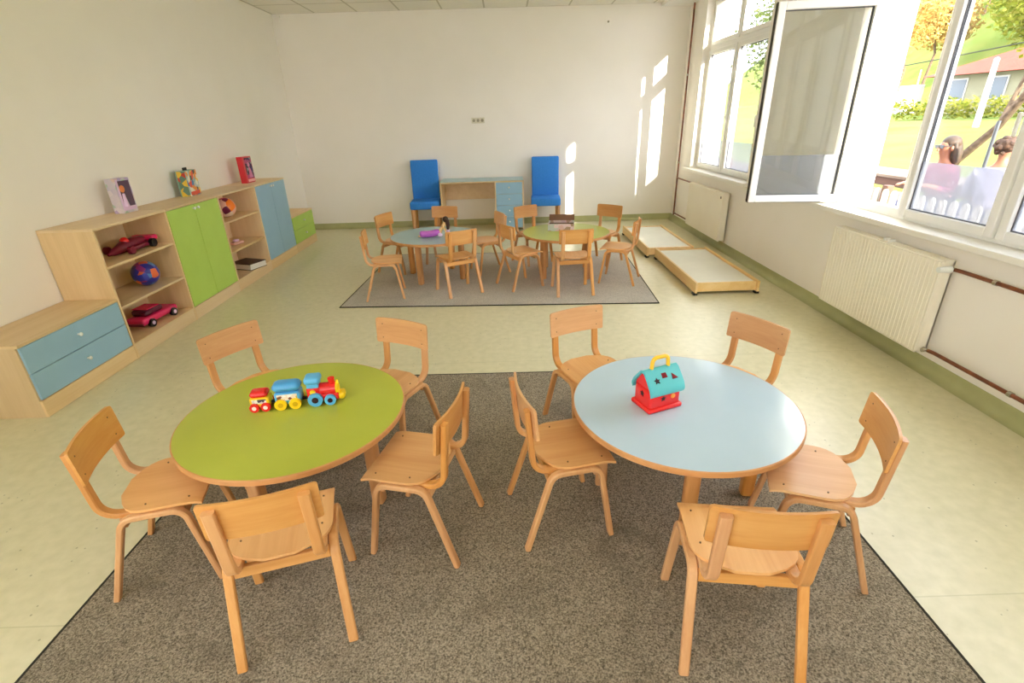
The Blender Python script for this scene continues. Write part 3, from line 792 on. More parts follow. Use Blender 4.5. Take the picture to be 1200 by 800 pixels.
# roof shell
b = NB(); prof = []
arc = [(-hd-.012, .088), (-hd-.012, .098), (-hd-.004, .118), (-hd*.6, .150), (-hd*.25, .172), (0, .178), (hd*.25, .172), (hd*.6, .150), (hd+.004, .118), (hd+.012, .098), (hd+.012, .088)]
for y, z in arc: prof.append((y, z))
inn = [(y*.9, z-.012) for y, z in arc][::-1]
prism(b, prof+inn, -hw-.01, hw+.01, 0, Matrix(((0, 0, 1, 0), (1, 0, 0, 0), (0, 1, 0, 0), (0, 0, 0, 1))))
bmesh.ops.bevel(b, geom=[e for e in b.edges if abs(e.verts[0].co.x-e.verts[1].co.x) < 1e-5], offset=.003, segments=2, affect='EDGES')
roof = obj('roof', b, M['teal'], t, True)
b = NB(); pts = fillet([(-.042, 0, .172), (-.036, 0, .222), (.036, 0, .222), (.042, 0, .172)], [.02, .02]); tube(b, pts, .0085, 12); obj('handle', b, M['orange'] if False else base('handle_yellow', S(250, 196, 50), .3)[0], t, True)
# cut-out shapes in the front slope of the roof
n = Vector((0, -(.150-.118), -(hd+.004-hd*.6))); e1 = Vector((1, 0, 0))
pA = Vector((0, -hd-.004, .118)); pB = Vector((0, -hd*.6, .150)); e2 = (pB-pA).normalized(); nn = e1.cross(e2).normalized()
if nn.z < 0: nn = -nn
ctr = Vector((0, -hd*.62, .1495)); e2 = Vector((0, .75, .66)).normalized(); nn = Vector((0, -.66, .75)).normalized(); ctr = Vector((0, -hd*.62-.004, .143))
def shape(name, pts, cx, cz, parent, mat, e1, e2, nn, ctr, th=.0035):
    b = NB(); vs = []
    for d in (-.002, th): vs.append([b.verts.new(ctr+e1*(cx+px)+e2*(cz+py)+nn*d) for px, py in pts])
    m = len(pts); b.faces.new(vs[0][::-1]); b.faces.new(vs[1])
    for i in range(m): b.faces.new((vs[0][i], vs[0][(i+1) % m], vs[1][(i+1) % m], vs[1][i]))
    return obj(name, b, mat, parent)
star = [((.0145 if k % 2 == 0 else .0065)*math.sin(PI*k/5), (.0145 if k % 2 == 0 else .0065)*math.cos(PI*k/5)) for k in range(10)]
sq = [(-.012, -.012), (.012, -.012), (.012, .012), (-.012, .012)]
tri = [(-.013, -.011), (.013, -.011), (-.009, .015)]
rnd = [(.011*math.cos(2*PI*k/14), .011*math.sin(2*PI*k/14)) for k in range(14)]
hole = base('hole_red', S(120, 14, 22), .6, .2)[0]
shape('cutout', star, -.042, -.006, roof, M['deep'], e1, e2, nn, ctr)
shape('cutout', sq, .0, .012, roof, hole, e1, e2, nn, ctr)
shape('cutout', tri, .046, .0, roof, hole, e1, e2, nn, ctr)
fx, fz, fn = Vector((1, 0, 0)), Vector((0, 0, 1)), Vector((0, -1, 0))
shape('cutout', star, -.012, 0, house, M['deep'], fx, fz, fn, Vector((0, -hd, .058)), .002)
shape('cutout', rnd, .036, .002, house, M['orange'], fx, fz, fn, Vector((0, -hd, .058)), .002)
shape('cutout', star, 0, 0, house, M['deep'], Vector((0, -1, 0)), fz, Vector((-1, 0, 0)), Vector((-hw, 0, .07)), .002)

# ------------------------------------------------------------------ skinned figures
def skin_mesh(name, joints, edges, mat, parent=None, sub=2, loc=None, rotz=None, root=0):
    me = bpy.data.meshes.new(name); me.from_pydata([j[0] for j in joints], edges, []); me.update()
    o = bpy.data.objects.new(name, me); COL.objects.link(o)
    o.modifiers.new('skin', 'SKIN'); s = o.modifiers.new('sub', 'SUBSURF'); s.levels = sub; s.render_levels = sub
    for i, j in enumerate(joints):
        v = me.skin_vertices[0].data[i]; r_ = j[1]
        v.radius = (r_, r_) if not isinstance(r_, tuple) else r_
        v.use_root = (i == root)
    dg = bpy.context.evaluated_depsgraph_get(); ev = o.evaluated_get(dg)
    m2 = bpy.data.meshes.new_from_object(ev)
    o.modifiers.clear(); o.data = m2; m2.materials.clear(); m2.materials.append(mat)
    m2.polygons.foreach_set('use_smooth', [True]*len(m2.polygons))
    if parent: o.parent = parent
    if loc is not None: o.location = loc
    if rotz is not None: o.rotation_euler = (0, 0, rotz)
    return o
# doll on the far blue table
t = thing('doll', 'dark-haired doll in purple dress reclining on the far blue table', 'doll', (-.72, 5.32, TZ), R(8))
J = [((0, 0, .035), .022), ((.03, 0, .075), .018), ((.055, 0, .115), .020), ((.068, 0, .14), .010), ((.078, 0, .168), .024),
     ((.05, -.03, .112), .008), ((.075, -.045, .06), .007), ((.07, -.05, .012), .007), ((.05, .03, .112), .008), ((.08, .045, .06), .007), ((.085, .05, .012), .007),
     ((-.05, -.012, .035), .017), ((-.12, -.012, .03), .013), ((-.19, -.012, .018), .011), ((-.215, -.012, .022), .009)]
skin_mesh('body', J, [(0, 1), (1, 2), (2, 3), (3, 4), (2, 5), (5, 6), (6, 7), (2, 8), (8, 9), (9, 10), (0, 11), (11, 12), (12, 13), (13, 14)], M['skin'], t)
J = [((.022, 0, .062), .026), ((-.02, 0, .045), .042), ((-.09, 0, .036), .036), ((-.17, 0, .038), .038), ((-.2, 0, .04), .036)]
skin_mesh('dress', J, [(0, 1), (1, 2), (2, 3), (3, 4)], M['purple'], t)
b = NB(); sphere(b, (.084, 0, .178), .031, 14, 10, 0, (1, 1, 1.1)); tube(b, [(.095, 0, .17), (.105, 0, .12), (.1, 0, .07)], [.026, .022, .012], 10); obj('hair', b, M['hair'], t, True)
b = NB(); sphere(b, (.015, -.04, .03), .022, 12, 8, 0, (1.2, .8, .9)); sphere(b, (.1, .01, .05), .03, 12, 8, 0, (.7, 1.2, 1)); obj('bow', b, M['lilac'], t, True)

# open carton on the far green table
t = thing('toy_carton', 'open pinkish patterned carton of toys on the far green table', 'toy box', (.60, 5.53, TZ), R(-8))
pm = patches('print_carton', [S(220, 180, 180), S(196, 170, 176), S(206, 186, 180), S(170, 140, 120), S(226, 200, 206), S(190, 196, 190)], 22)
b = NB(); w, d, h = .14, .11, .075
box(b, -w, w, -d, d, 0, .004); box(b, -w, w, -d, -d+.004, .004, h); box(b, -w, w, d-.004, d, .004, h); box(b, -w, -w+.004, -d+.004, d-.004, .004, h); box(b, w-.004, w, -d+.004, d-.004, .004, h)
obj('carton', b, pm, t)
b = NB(); box(b, -w, w, 0, .09, -.0015, .0015, 0, 1, 0, Matrix.Translation((0, d, h)) @ Matrix.Rotation(R(35), 4, 'X')); obj('flap', b, base('carton_inside', S(120, 84, 60), .8)[0], t)
b = NB(); box(b, -w+.005, w-.005, -d+.005, d-.005, .004, .05, .003, 1); obj('tray', b, base('carton_dark', S(96, 66, 48), .8)[0], t)

# ------------------------------------------------------------------ desk and blue chairs
t = thing('desk', 'beech desk with blue top and four blue drawers against the back wall', 'desk', (-.985, 7.86, 0))
W_, D_, H_ = 1.262, .52, .745
b = NB(); box(b, 0, W_, 0, D_, H_-.004, H_); obj('desktop', b, M['tblue2'], t)
b = NB(); box(b, -.003, W_+.003, -.003, D_, H_-.026, H_-.0042, .002, 1); obj('top_edge', b, M['birch_y'], t)
for x in (0, .82, W_-.02):
    b = NB(); box(b, x, x+.02, .0, D_-.004, 0, H_-.0265, .001, 1); obj('side_panel', b, M['birch_z'], t)
b = NB(); box(b, .02, .82, D_-.03, D_-.012, .42, H_-.0265, .001, 1); obj('modesty_panel', b, M['birch_y'], t)
b = NB(); box(b, .84, W_-.02, .02, D_-.012, .03, .05); box(b, .84, W_-.02, D_-.03, D_-.012, .05, H_-.027); obj('drawer_case', b, M['birch_y'], t)
for k in range(4):
    z0_ = .04+k*.17; b = NB(); box(b, .843, W_-.023, .002, .02, z0_, z0_+.166, .0015, 1); dr = obj('drawer', b, M['blue'], t)
    b = NB(); cyl(b, (1.04, .002, z0_+.095), (1.04, -.012, z0_+.095), .006, None, 10); sphere(b, (1.04, -.018, z0_+.095), .013, 12, 8); obj('knob', b, M['knob'], dr, True)
def parsons(label, x, y, rot):
    t = thing('dining_chair', label, 'chair', (x, y, 0), R(rot), 'blue upholstered chairs by the desk')
    b = NB(); box(b, -.225, .225, -.24, .17, .35, .47, .025, 4); obj('seat', b, M['ucloth'], t, True)
    b = NB(); m = Matrix.Translation((0, .19, .36)) @ Matrix.Rotation(R(-3), 4, 'X')
    box(b, -.212, .212, -.035, .04, 0, .68, .018, 3, 0, m); obj('backrest', b, M['ucloth'], t, True)
    for sx in (-.19, .19):
        for sy in (-.205, .19):
            b = NB(); tube(b, [(sx, sy, 0), (sx, sy, .365)], [.024, .03], 4); obj('leg', b, M['beech_leg'], t)
parsons('high-backed blue upholstered chair standing beside the open side of the desk', -1.25, 8.10, 3)
parsons('high-backed blue upholstered chair standing beside the desk drawers', .625, 8.09, -3)

# ------------------------------------------------------------------ low beds
def bed(label, x0, x1, y0, y1):
    t = thing('stacking_bed', label, 'bed', ((x0+x1)/2, (y0+y1)/2, 0), 0, 'low stacking beds by the radiator wall')
    w, d = (x1-x0)/2, (y1-y0)/2
    for s in (-1, 1):
        b = NB(); box(b, s*w-.011, s*w+.011, -d, d, .022, .128, .004, 2); obj('side_rail', b, M['pine'], t)
        b = NB(); box(b, -w+.0115, w-.0115, s*(d-.035)-.011, s*(d-.035)+.011, .03, .118, .004, 2); obj('end_rail', b, M['pine'], t)
        for q in (-1, 1):
            b = NB(); box(b, q*w-.02, q*w+.02, s*(d-.035)-.03, s*(d-.035)+.03, 0, .0215, .004, 1); obj('foot', b, M['dark'], t)
    b = NB(); box(b, -w+.013, w-.013, -d+.05, d-.05, .05, .108, .008, 2); obj('mattress', b, M['mattress'], t, True)
bed('low wooden child bed with pale mattress, ending in the open floor', 1.785, 2.375, 4.53, 5.93)
bed('low wooden child bed with sunlit pale mattress, nearest the back wall', 1.70, 2.24, 5.96, 7.32)

# ------------------------------------------------------------------ radiators and pipes
def radiator(label, y0, y1, z0, z1):
    t = thing('radiator', label, 'radiator', (XR, (y0+y1)/2, (z0+z1)/2), 0, 'white panel radiators under the windows')
    W = (y1-y0)/2; h = (z1-z0)/2; xf = -.115
    b = NB(); n = int(round(2*W/.0335)); prof = [(xf, -W)]
    for k in range(n):
        ya = -W+2*W*k/n; s = 2*W/n
        prof += [(xf, ya+s*.14), (xf+.003, ya+s*.24), (xf+.003, ya+s*.5), (xf, ya+s*.62)]
    prof += [(xf, W), (xf+.02, W), (xf+.02, -W)]
    prism(b, prof, -h+.012, h-.012); obj('front_panel', b, M['radiator'], t)
    b = NB(); box(b, xf+.003, xf+.02, -W, W, -h, -h+.0125, .003, 1); obj('header', b, M['radiator'], t)
    b = NB(); box(b, xf+.003, xf+.02, -W, W, h-.0125, h, .003, 1); obj('header', b, M['radiator'], t)
    b = NB(); box(b, -.045, -.03, -W, W, -h, h, .003, 1); obj('back_panel', b, M['radiator'], t)
    for s in (-1, 1):
        b = NB(); box(b, xf+.02, -.03, s*W-(.004 if s > 0 else 0), s*W+(.004 if s < 0 else 0), -h+.01, h+.002, .001, 1); obj('side_cover', b, M['radiator'], t)
    b = NB(); box(b, xf+.016, -.032, -W+.005, W-.005, h-.006, h-.003)
    for k in range(int(2*W/.03)): box(b, xf+.018, -.034, -W+.01+k*.03, -W+.022+k*.03, h-.003, h+.002)
    obj('top_grille', b, M['radiator'], t)
    for yy in (-W*.6, W*.6):
        b = NB(); box(b, -.03, -.0005, yy-.02, yy+.02, -h+.06, h-.06); obj('bracket', b, M['radiator'], t)
    return t, W, h
rt, W, h = radiator('long white ridged radiator under the open window, with a thermostat knob', 2.905, 3.975, .14, .745)
b = NB(); cyl(b, (-.06, -W-.006, h-.045), (-.06, -W-.045, h-.045), .012, None, 14); obj('valve', b, M['chrome'], rt, True)
b = NB(); cyl(b, (-.075, -W-.03, h-.045), (-.15, -W-.03, h-.045), .02, .017, 18); obj('thermostat_head', b, M['knob'], rt, True)
b = NB(); cyl(b, (-.06, -W-.004, -h+.03), (-.06, -W-.045, -h+.03), .011, None, 14); cyl(b, (-.06, -W-.03, -h+.03), (-.09, -W-.03, -h+.03), .013, None, 12); obj('return_valve', b, M['chrome'], rt, True)
b = NB(); box(b, -.09, -.05, -.05, -.03, h, h+.02, .002, 1); box(b, -.09, -.05, .0, .02, h, h+.02, .002, 1); obj('clip', b, M['knob'], rt)
rt2, W2, h2 = radiator('white ridged radiator under the far window near the room corner', 6.16, 7.36, .125, .70)
b = NB(); box(b, -.117, -.114, -W2+.05, -W2+.075, h2-.065, h2-.04); obj('badge', b, M['seal'], rt2)
def pipe(label, pts, r=.011, rings=()):
    b = NB(); tube(b, pts, r, 12); t = obj('heating_pipe', b, M['copper'], None, True); tag(t, label, 'pipe', 'heating pipes on the window wall')
    for (c, d) in rings:
        b = NB(); c = Vector(c); d = Vector(d)*.012; cyl(b, c-d, c+d, r*1.35, None, 14); obj('pipe_clip', b, M['chrome'], t, True)
    return t
px = 2.672
pipe('brown heating pipe running from the thermostat valve beneath the window sill', fillet([(XR-.06, 2.86, .70), (px, 2.82, .70), (px, -2.5, .715)], [.02]), .0115, [((px, 2.6, .701), (0, 1, 0))])
pipe('brown heating pipe running low along the wall above the skirting', fillet([(XR-.06, 2.86, .17), (px, 2.82, .17), (px, -2.5, .18)], [.02]), .0115, [((px, 2.3, .172), (0, 1, 0))])
pipe('brown vertical heating pipe rising to the ceiling in the corner', [(px+.02, 8.17, .11), (px+.02, 8.17, 2.98)], .0125, [((px+.02, 8.17, 2.1), (0, 0, 1)), ((px+.02, 8.17, .9), (0, 0, 1))])
pipe('short pipe from the corner riser to the top of the far radiator', fillet([(px+.0045, 8.145, .68), (px+.0045, 7.40, .68)], []), .010)
pipe('short pipe from the corner riser to the foot of the far radiator', fillet([(px+.0045, 8.145, .145), (px+.0045, 7.40, .15)], []), .010)

# ------------------------------------------------------------------ sockets
t = thing('wall_socket', 'row of three white sockets on the back wall above the desk', 'socket', (-.385, YB, 1.578))
b = NB(); box(b, -.1, .1, -.012, -.0005, -.04, .04, .004, 2); obj('frame', b, base('socket_cream', S(216, 210, 186), .4)[0], t)
for x in (-.064, 0, .064):
    b = NB(); cyl(b, (x, -.0125, 0), (x, -.0135, 0), .022, None, 20); obj('outlet', b, base('socket_tan', S(150, 144, 120), .5)[0], t)  # outlet discs in a darker tan than the frame
t = thing('wall_switch', 'single small white junction plate high on the back wall', 'socket', (1.545, YB, 2.82))
b = NB(); box(b, -.04, .04, -.012, -.0005, -.04, .04, .004, 2); obj('frame', b, M['wall'], t)
b = NB(); cyl(b, (.005, -.0125, 0), (.005, -.0165, 0), .014, None, 16); obj('outlet', b, base('plate_dark', S(140, 134, 112), .5)[0], t)
b = NB(); tube(b, [(XL+.09, YB-.03, 2.93), (XL+.09, YB-.03, ZC-.001)], .014, 10); box(b, XL+.06, XL+.12, YB-.045, YB-.0005, 2.98, 3.01, .003, 1)
o = obj('ceiling_pipe', b, M['wall'], None, True); tag(o, 'short painted pipe stub at the ceiling in the shelf corner', 'pipe')

# ------------------------------------------------------------------ outdoors
b = NB(); box(b, XO, 8.2, -6, 30, -.25, -.02); o = struct('terrace', b, M['terrace'])
def gz(x, y):
    z = .02+max(0, x-8)*.045
    if x > 24: z += (x-24)*.03
    if x > 44: z += (x-44)**1.12*.42
    return z+.12*math.sin(x*.5+y*.3)*min(1, (x-8.2)/4)
b = NB(); nx, ny = 50, 44; vs = []
for i in range(nx+1):
    x = 8.2+92*(i/nx)**1.5
    vs.append([b.verts.new((x, -4+134*j/ny, gz(x, -4+134*j/ny) if i else -.1)) for j in range(ny+1)])
for i in range(nx):
    for j in range(ny): b.faces.new((vs[i][j], vs[i+1][j], vs[i+1][j+1], vs[i][j+1]))
o = struct('lawn', b, M['lawn'], None, True)

def leaves(b, c, rad, n, size, rng):
    for _ in range(n):
        while True:
            p = Vector((rng.uniform(-1, 1), rng.uniform(-1, 1), rng.uniform(-1, 1)))
            if .15 < p.length < 1: break
        p = Vector((p.x*rad[0], p.y*rad[1], p.z*rad[2]))+Vector(c)
        d = Vector((rng.gauss(0, 1), rng.gauss(0, 1), rng.gauss(0, 1))).normalized(); e = d.orthogonal().normalized()
        s = size*rng.uniform(.6, 1.3); d *= s; e *= s*.55
        b.faces.new([b.verts.new(p-d), b.verts.new(p+e), b.verts.new(p+d), b.verts.new(p-e)])
def tree(label, x, y, h, r, mat, n=900, size=.3, seed=1, trunk=.16, group='trees on the slope'):
    rng = random.Random(seed); z = gz(x, y)-.1
    t = thing('tree', label, 'tree', (x, y, z), 0, group)
    b = NB(); tube(b, [(0, 0, 0), (.1*r, 0, h*.35), (-.05*r, .1*r, h*.7)], [trunk, trunk*.75, trunk*.3], 8); obj('trunk', b, M['bark'], t, True)
    b = NB()
    for k in range(7):
        a = rng.uniform(0, 2*PI); q = rng.uniform(.15, .6)*r
        leaves(b, (q*math.cos(a), q*math.sin(a), h*rng.uniform(.45, .88)), (r*.6, r*.6, h*.2), n//7, size, rng)
    obj('crown', b, mat, t)
TR = [('autumn orange tree straight behind the open window', 20, 28.5, 8, 3.2, 'leaf_o', 5200, .12),
      ('yellow-green tree on the slope behind the house roof', 44, 46, 8.5, 4.5, 'leaf_y', 3000, .26),
      ('rust-coloured tree high on the slope beyond the mullion', 46, 61, 10, 5, 'leaf_o', 3000, .28),
      ('bright green tree on the slope past the lamp post', 50, 54, 11, 5.5, 'leaf_y', 3200, .3),
      ('dense green tree at the top of the slope', 58, 70, 13, 7, 'leaf_g', 3500, .34),
      ('golden tree at the top of the slope', 66, 52, 13, 7, 'leaf_y', 3500, .34),
      ('pale autumn tree at the top of the slope', 60, 84, 13, 7, 'leaf_o', 3500, .34),
      ('dark green garden tree seen through the far window', 10.5, 21.5, 5.6, 2.0, 'leaf_g', 3200, .1)]
for i, (lab, x, y, h, r_, m, n, s) in enumerate(TR): tree(lab, x, y, h, r_, M[m], n, s, 11+i)
# leaning garden tree near the terrace
t = thing('tree', 'leaning garden tree with a bare slanted trunk and yellow-green leaves', 'tree', (8.6, 10.35, gz(8.6, 10.35)-.05))
b = NB(); tube(b, [(0, 0, 0), (-.05, -.42, .62), (-.1, -1.1, 1.22), (-.1, -1.55, 1.95), (0, -2.0, 2.7)], [.09, .075, .062, .055, .04], 10)
tube(b, [(-.1, -1.1, 1.22), (.3, -.9, 2.1), (.6, -.6, 2.9)], [.045, .035, .02], 8); tube(b, [(-.1, -1.55, 1.95), (-.5, -1.9, 2.6)], [.035, .02], 8)
obj('trunk', b, M['bark'], t, True)
b = NB(); rng = random.Random(5)
for c, n in (((.2, -.9, 3.1), 420), ((.4, -1.6, 3.2), 420), ((-.2, -2.3, 3.0), 420), ((.6, -.3, 3.3), 360), ((0, -1.5, 3.9), 420), ((.2, -2.6, 2.5), 200), ((.5, -1.3, 2.5), 120)):
    leaves(b, c, (.75, .75, .5), int(n*2.2), .055, rng)
obj('crown', b, M['leaf_y'], t)
# hedge between lawn and house
for i, (x, y0_, y1_, lab) in enumerate([(25.5, 24, 35.2, 'yellow-green hedge in front of the red-roofed house'), (25, 36.4, 46, 'yellow-green hedge across the lawn behind the open window')]):
    b = NB(); rng = random.Random(40+i); m_ = int((y1_-y0_)/1.0)
    zc = gz(x, (y0_+y1_)/2)
    for k in range(m_): leaves(b, (x+rng.uniform(-.2, .2), y0_+.5+k*1.0, zc+.5), (.9, .9, .62), 170, .13, rng)
    o = obj('hedge', b, M['leaf_y'], None); tag(o, lab, 'hedge', 'hedges across the lawn')
# house
hx, hy, hz = 33, 32.2, gz(33, 36)+.2
t = thing('house', 'low house with a reddish hipped roof beyond the lawn', 'house', (hx, hy, hz), R(8))
b = NB(); box(b, -4, 4, -5.2, 4.6, -1.5, 1.7); obj('wall', b, M['render'], t)
b = NB(); E_ = [(-4.7, -6), (4.7, -6), (4.7, 5.3), (-4.7, 5.3)]
lo = [b.verts.new((x, y, 1.55)) for x, y in E_]; r1 = b.verts.new((0, -2.4, 3.3)); r2 = b.verts.new((0, 1.9, 3.3))
b.faces.new((lo[0], lo[1], r1)); b.faces.new((lo[1], lo[2], r2, r1)); b.faces.new((lo[2], lo[3], r2)); b.faces.new((lo[3], lo[0], r1, r2)); b.faces.new(lo[::-1])
obj('roof', b, M['roof'], t)
for y in (-4.2, -2.0, .2, 2.6):
    b = NB(); box(b, -4.06, -3.98, y, y+1.1, .1, 1.35); fr = obj('window', b, M['pole'], t)
    b = NB(); box(b, -4.08, -4.05, y+.08, y+1.02, .18, 1.27); obj('pane', b, M['hglass'], fr)
b = NB(); box(b, 28, 28.3, 37.2, 43, gz(28, 40)-.3, gz(28, 40)+1.75); o = obj('garden_wall', b, M['pole']); tag(o, 'white garden wall beside the house beyond the lawn', 'wall')
# posts, wires
def post(label, x, y, z0, z1, r, mat):
    b = NB(); tube(b, [(x, y, z0), (x, y, z1)], [r, r*.8], 10); sphere(b, (x, y, z1), r*.9, 10, 6); o = obj('post', b, mat, None, True); tag(o, label, 'post')
post('white street post standing in front of the red roof', 22, 25.1, gz(22, 25.1)-.1, 3.35, .13, M['pole'])
post('thin white post standing far behind the open window gap', 30, 40.2, gz(30, 40.2)-.1, 3.9, .05, M['pole'])
b = NB(); tube(b, [(18, 10+26*k/12+2, 3.05+.9*(1-k/12)-.25*math.sin(PI*k/12)) for k in range(13)], .02, 6); o = obj('overhead_wire', b, M['dark'], None, True); tag(o, 'thin overhead wire crossing in front of the slope', 'wire')
# picket fence of the terrace
t = thing('picket_fence', 'white picket fence with rounded tops just outside the window', 'fence', (4.0, 0, -.02))
b = NB()
for z in (.2, .56): box(b, .012, .04, .8, 9.6, z, z+.07)
obj('rail', b, M['brown'], t)
k = 0; y = 3.4
while y < 7.6:
    b = NB(); w_ = .036; hgt = .80
    pts = [(-w_, 0), (w_, 0), (w_, hgt-.04)]+[(w_*math.cos(a), hgt-.04+.04*math.sin(a)) for a in (PI*.2, PI*.35, PI*.5, PI*.65, PI*.8)]+[(-w_, hgt-.04)]
    prism(b, pts, -.01, .01, 0, Matrix.Translation((0, y, .03)) @ Matrix(((0, 0, 1, 0), (1, 0, 0, 0), (0, 1, 0, 0), (0, 0, 0, 1))))
    obj('picket', b, M['picket'], t); y += .125
for y in (.9, 3.2, 5.45, 7.7, 9.5):
    b = NB(); box(b, .0125, .09, y-.04, y+.04, 0, .86, .006, 2); obj('post', b, M['brown'], t)
# terrace table and bench
t = thing('terrace_table', 'long weathered table on the terrace behind the fence', 'table', (5.65, 6.9, -.02))
b = NB()
for k in range(4): box(b, -.32+k*.162, -.32+k*.162+.155, -2.6, 2.6, .715, .755, .004, 1)
obj('tabletop', b, M['weathered'], t)
for y in (-2.2, 0, 2.2):
    for x in (-.24, .24):
        b = NB(); box(b, x-.04, x+.04, y-.04, y+.04, 0, .714, .005, 1); obj('leg', b, M['brown'], t)
b = NB(); box(b, -.28, -.25, -2.5, 2.5, .6, .714); box(b, .25, .28, -2.5, 2.5, .6, .714); obj('apron', b, M['brown'], t)
t = thing('bench', 'weathered bench along the terrace table under the two people', 'bench', (5.05, 6.3, -.02))
b = NB(); box(b, -.17, -.01, -1.9, 2.6, .41, .45, .004, 1); box(b, .0, .17, -1.9, 2.6, .41, .45, .004, 1); obj('seat', b, M['weathered'], t)
for y in (-1.6, .4, 2.3):
    b = NB(); box(b, -.15, .15, y-.035, y+.035, 0, .409, .004, 1); obj('leg', b, M['brown'], t)
for i, (x, y, lab) in enumerate([(5.52, 6.13, 'white mug on the terrace table beside the woman in pink'), (5.56, 5.95, 'white mug on the terrace table nearer the person in white')]):
    t = thing('mug', lab, 'mug', (x, y, .736), 0, 'mugs on the terrace table')
    b = NB(); lathe(b, [(0, 0), (.036, 0), (.04, .09), (.036, .09), (.032, .008), (0, .008)], 18); obj('cup', b, M['knob'], t, True)
    b = NB(); tube(b, [(.038, 0, .075), (.062, 0, .065), (.062, 0, .03), (.037, 0, .02)], .006, 8); obj('handle', b, M['knob'], t, True)
b = NB(); tube(b, [(0, 0, 0), (0, 0, 1.42)], .022, 10); o = obj('parasol_pole', b, M['greypole'], None, True, (6.15, 6.7, -.02)); tag(o, 'slim grey pole standing behind the terrace table between the two people', 'pole')
b = NB(); lathe(b, [(0, 0), (.2, 0), (.2, .05), (.05, .08), (.03, .1), (0, .1)], 20); pb = obj('base', b, M['greypole'], o, True)

# ------------------------------------------------------------------ people
def person(label, x, y, face, hairstyle, shirt, hairmat, glasses=False, lean=.05):
    """sitting figure; local +y is the way it faces, origin on the bench top below the hips"""
    t = thing('person', label, 'person', (x, y, .43), math.atan2(face[1], face[0])-PI/2, 'people at the terrace table')
    J = [((0, 0, .10), (.15, .11)),            # 0 pelvis
         ((0, .0+lean*.3, .27), (.125, .09)),  # 1 waist
         ((0, lean*.8, .45), (.155, .10)),     # 2 chest
         ((0, lean, .555), (.10, .065)),       # 3 neck base
         ((0, lean+.012, .615), .044),          # 4 neck
         ((0, lean+.03, .685), (.056, .072)),  # 5 jaw
         ((0, lean+.022, .755), (.076, .092)), # 6 skull
         ((0, lean+.018, .80), (.06, .07)),    # 7 crown
         ((-.165, lean*.9, .51), .052), ((-.215, lean+.0, .27), .043), ((-.16, lean+.2, .335), .034), ((-.13, lean+.28, .345), (.03, .02)),
         ((.165, lean*.9, .51), .052), ((.215, lean+.0, .27), .043), ((.16, lean+.2, .335), .034), ((.13, lean+.28, .345), (.03, .02)),
         ((-.10, .08, .09), .085), ((-.12, .44, .08), .06), ((-.12, .45, -.22), .048), ((-.12, .42, -.38), .036), ((-.12, .54, -.42), .03),
         ((.10, .08, .09), .085), ((.12, .44, .08), .06), ((.12, .45, -.22), .048), ((.12, .42, -.38), .036), ((.12, .54, -.42), .03)]
    E = [(0, 1), (1, 2), (2, 3), (3, 4), (4, 5), (5, 6), (6, 7), (2, 8), (8, 9), (9, 10), (10, 11), (2, 12), (12, 13), (13, 14), (14, 15),
         (0, 16), (16, 17), (17, 18), (18, 19), (19, 20), (0, 21), (21, 22), (22, 23), (23, 24), (24, 25)]
    # fingers: short chains rooted in each palm, and a thumb from the side of the palm
    for s, wri in ((-1, 11), (1, 15)):
        c = Vector(J[wri][0])
        for q, (dx, ln) in enumerate(((-.022, .06), (-.008, .07), (.007, .066), (.021, .052))):
            k = len(J); J.append(((c.x+dx, c.y+.045, c.z-.004), .0085)); J.append(((c.x+dx, c.y+.045+ln*.6, c.z-.012), .008)); J.append(((c.x+dx, c.y+.045+ln*.85, c.z-.03), .0065))
            E += [(wri, k), (k, k+1), (k+1, k+2)]
        k = len(J); J.append(((c.x-s*.036, c.y+.02, c.z), .010)); J.append(((c.x-s*.05, c.y+.052, c.z-.006), .008)); E += [(wri, k), (k, k+1)]
    body = skin_mesh('body', J, E, M['pskin'], t, 1)
    # face
    hy_ = lean+.03
    b = NB(); sphere(b, (0, hy_+.085, .715), .014, 10, 8, 0, (.8, 1.2, 1.4)); obj('nose', b, M['pskin'], t, True)
    b = NB(); box(b, -.022, .022, hy_+.066, hy_+.079, .676, .684, .003, 1); obj('mouth', b, base('lips', S(170, 84, 80), .5)[0], t)
    for s in (-1, 1):
        b = NB(); sphere(b, (s*.03, hy_+.066, .745), .012, 10, 8); obj('eye', b, M['paper'] if not glasses else M['dark'], t, True)
        b = NB(); sphere(b, (s*.078, lean+.015, .725), .024, 10, 8, 0, (.4, .8, 1.3)); obj('ear', b, M['pskin'], t, True)
    if glasses:
        b = NB(); box(b, -.068, -.006, hy_+.074, hy_+.08, .725, .763, .003, 1); box(b, .006, .068, hy_+.074, hy_+.08, .725, .763, .003, 1); box(b, -.01, .01, hy_+.074, hy_+.079, .748, .755)
        for s in (-1, 1): box(b, s*.07-.003, s*.07+.003, lean-.0, hy_+.078, .748, .756)
        obj('sunglasses', b, M['black'], t)
    # shirt follows the torso and arms
    g = .012
    SJ = [(J[0][0], (.162, .122)), (J[1][0], (.14, .105)), (J[2][0], (.168, .113)), ((0, lean, .562), (.10, .072)),
          (J[8][0], .066), (J[9][0], .056), ((-.175, lean+.15, .32), .046), (J[12][0], .066), (J[13][0], .056), ((.175, lean+.15, .32), .046)]
    skin_mesh('shirt', SJ, [(0, 1), (1, 2), (2, 3), (2, 4), (4, 5), (5, 6), (2, 7), (7, 8), (8, 9)], shirt, t, 1)
    PJ = [((0, 0, .085), (.165, .125)), (J[16][0], .098), (J[17][0], .074), (J[18][0], .06), ((-.12, .425, -.36), .05), (J[21][0], .098), (J[22][0], .074), (J[23][0], .06), ((.12, .425, -.36), .05)]
    skin_mesh('trousers', PJ, [(0, 1), (1, 2), (2, 3), (3, 4), (0, 5), (5, 6), (6, 7), (7, 8)], M['trouser'], t, 1)
    b = NB()
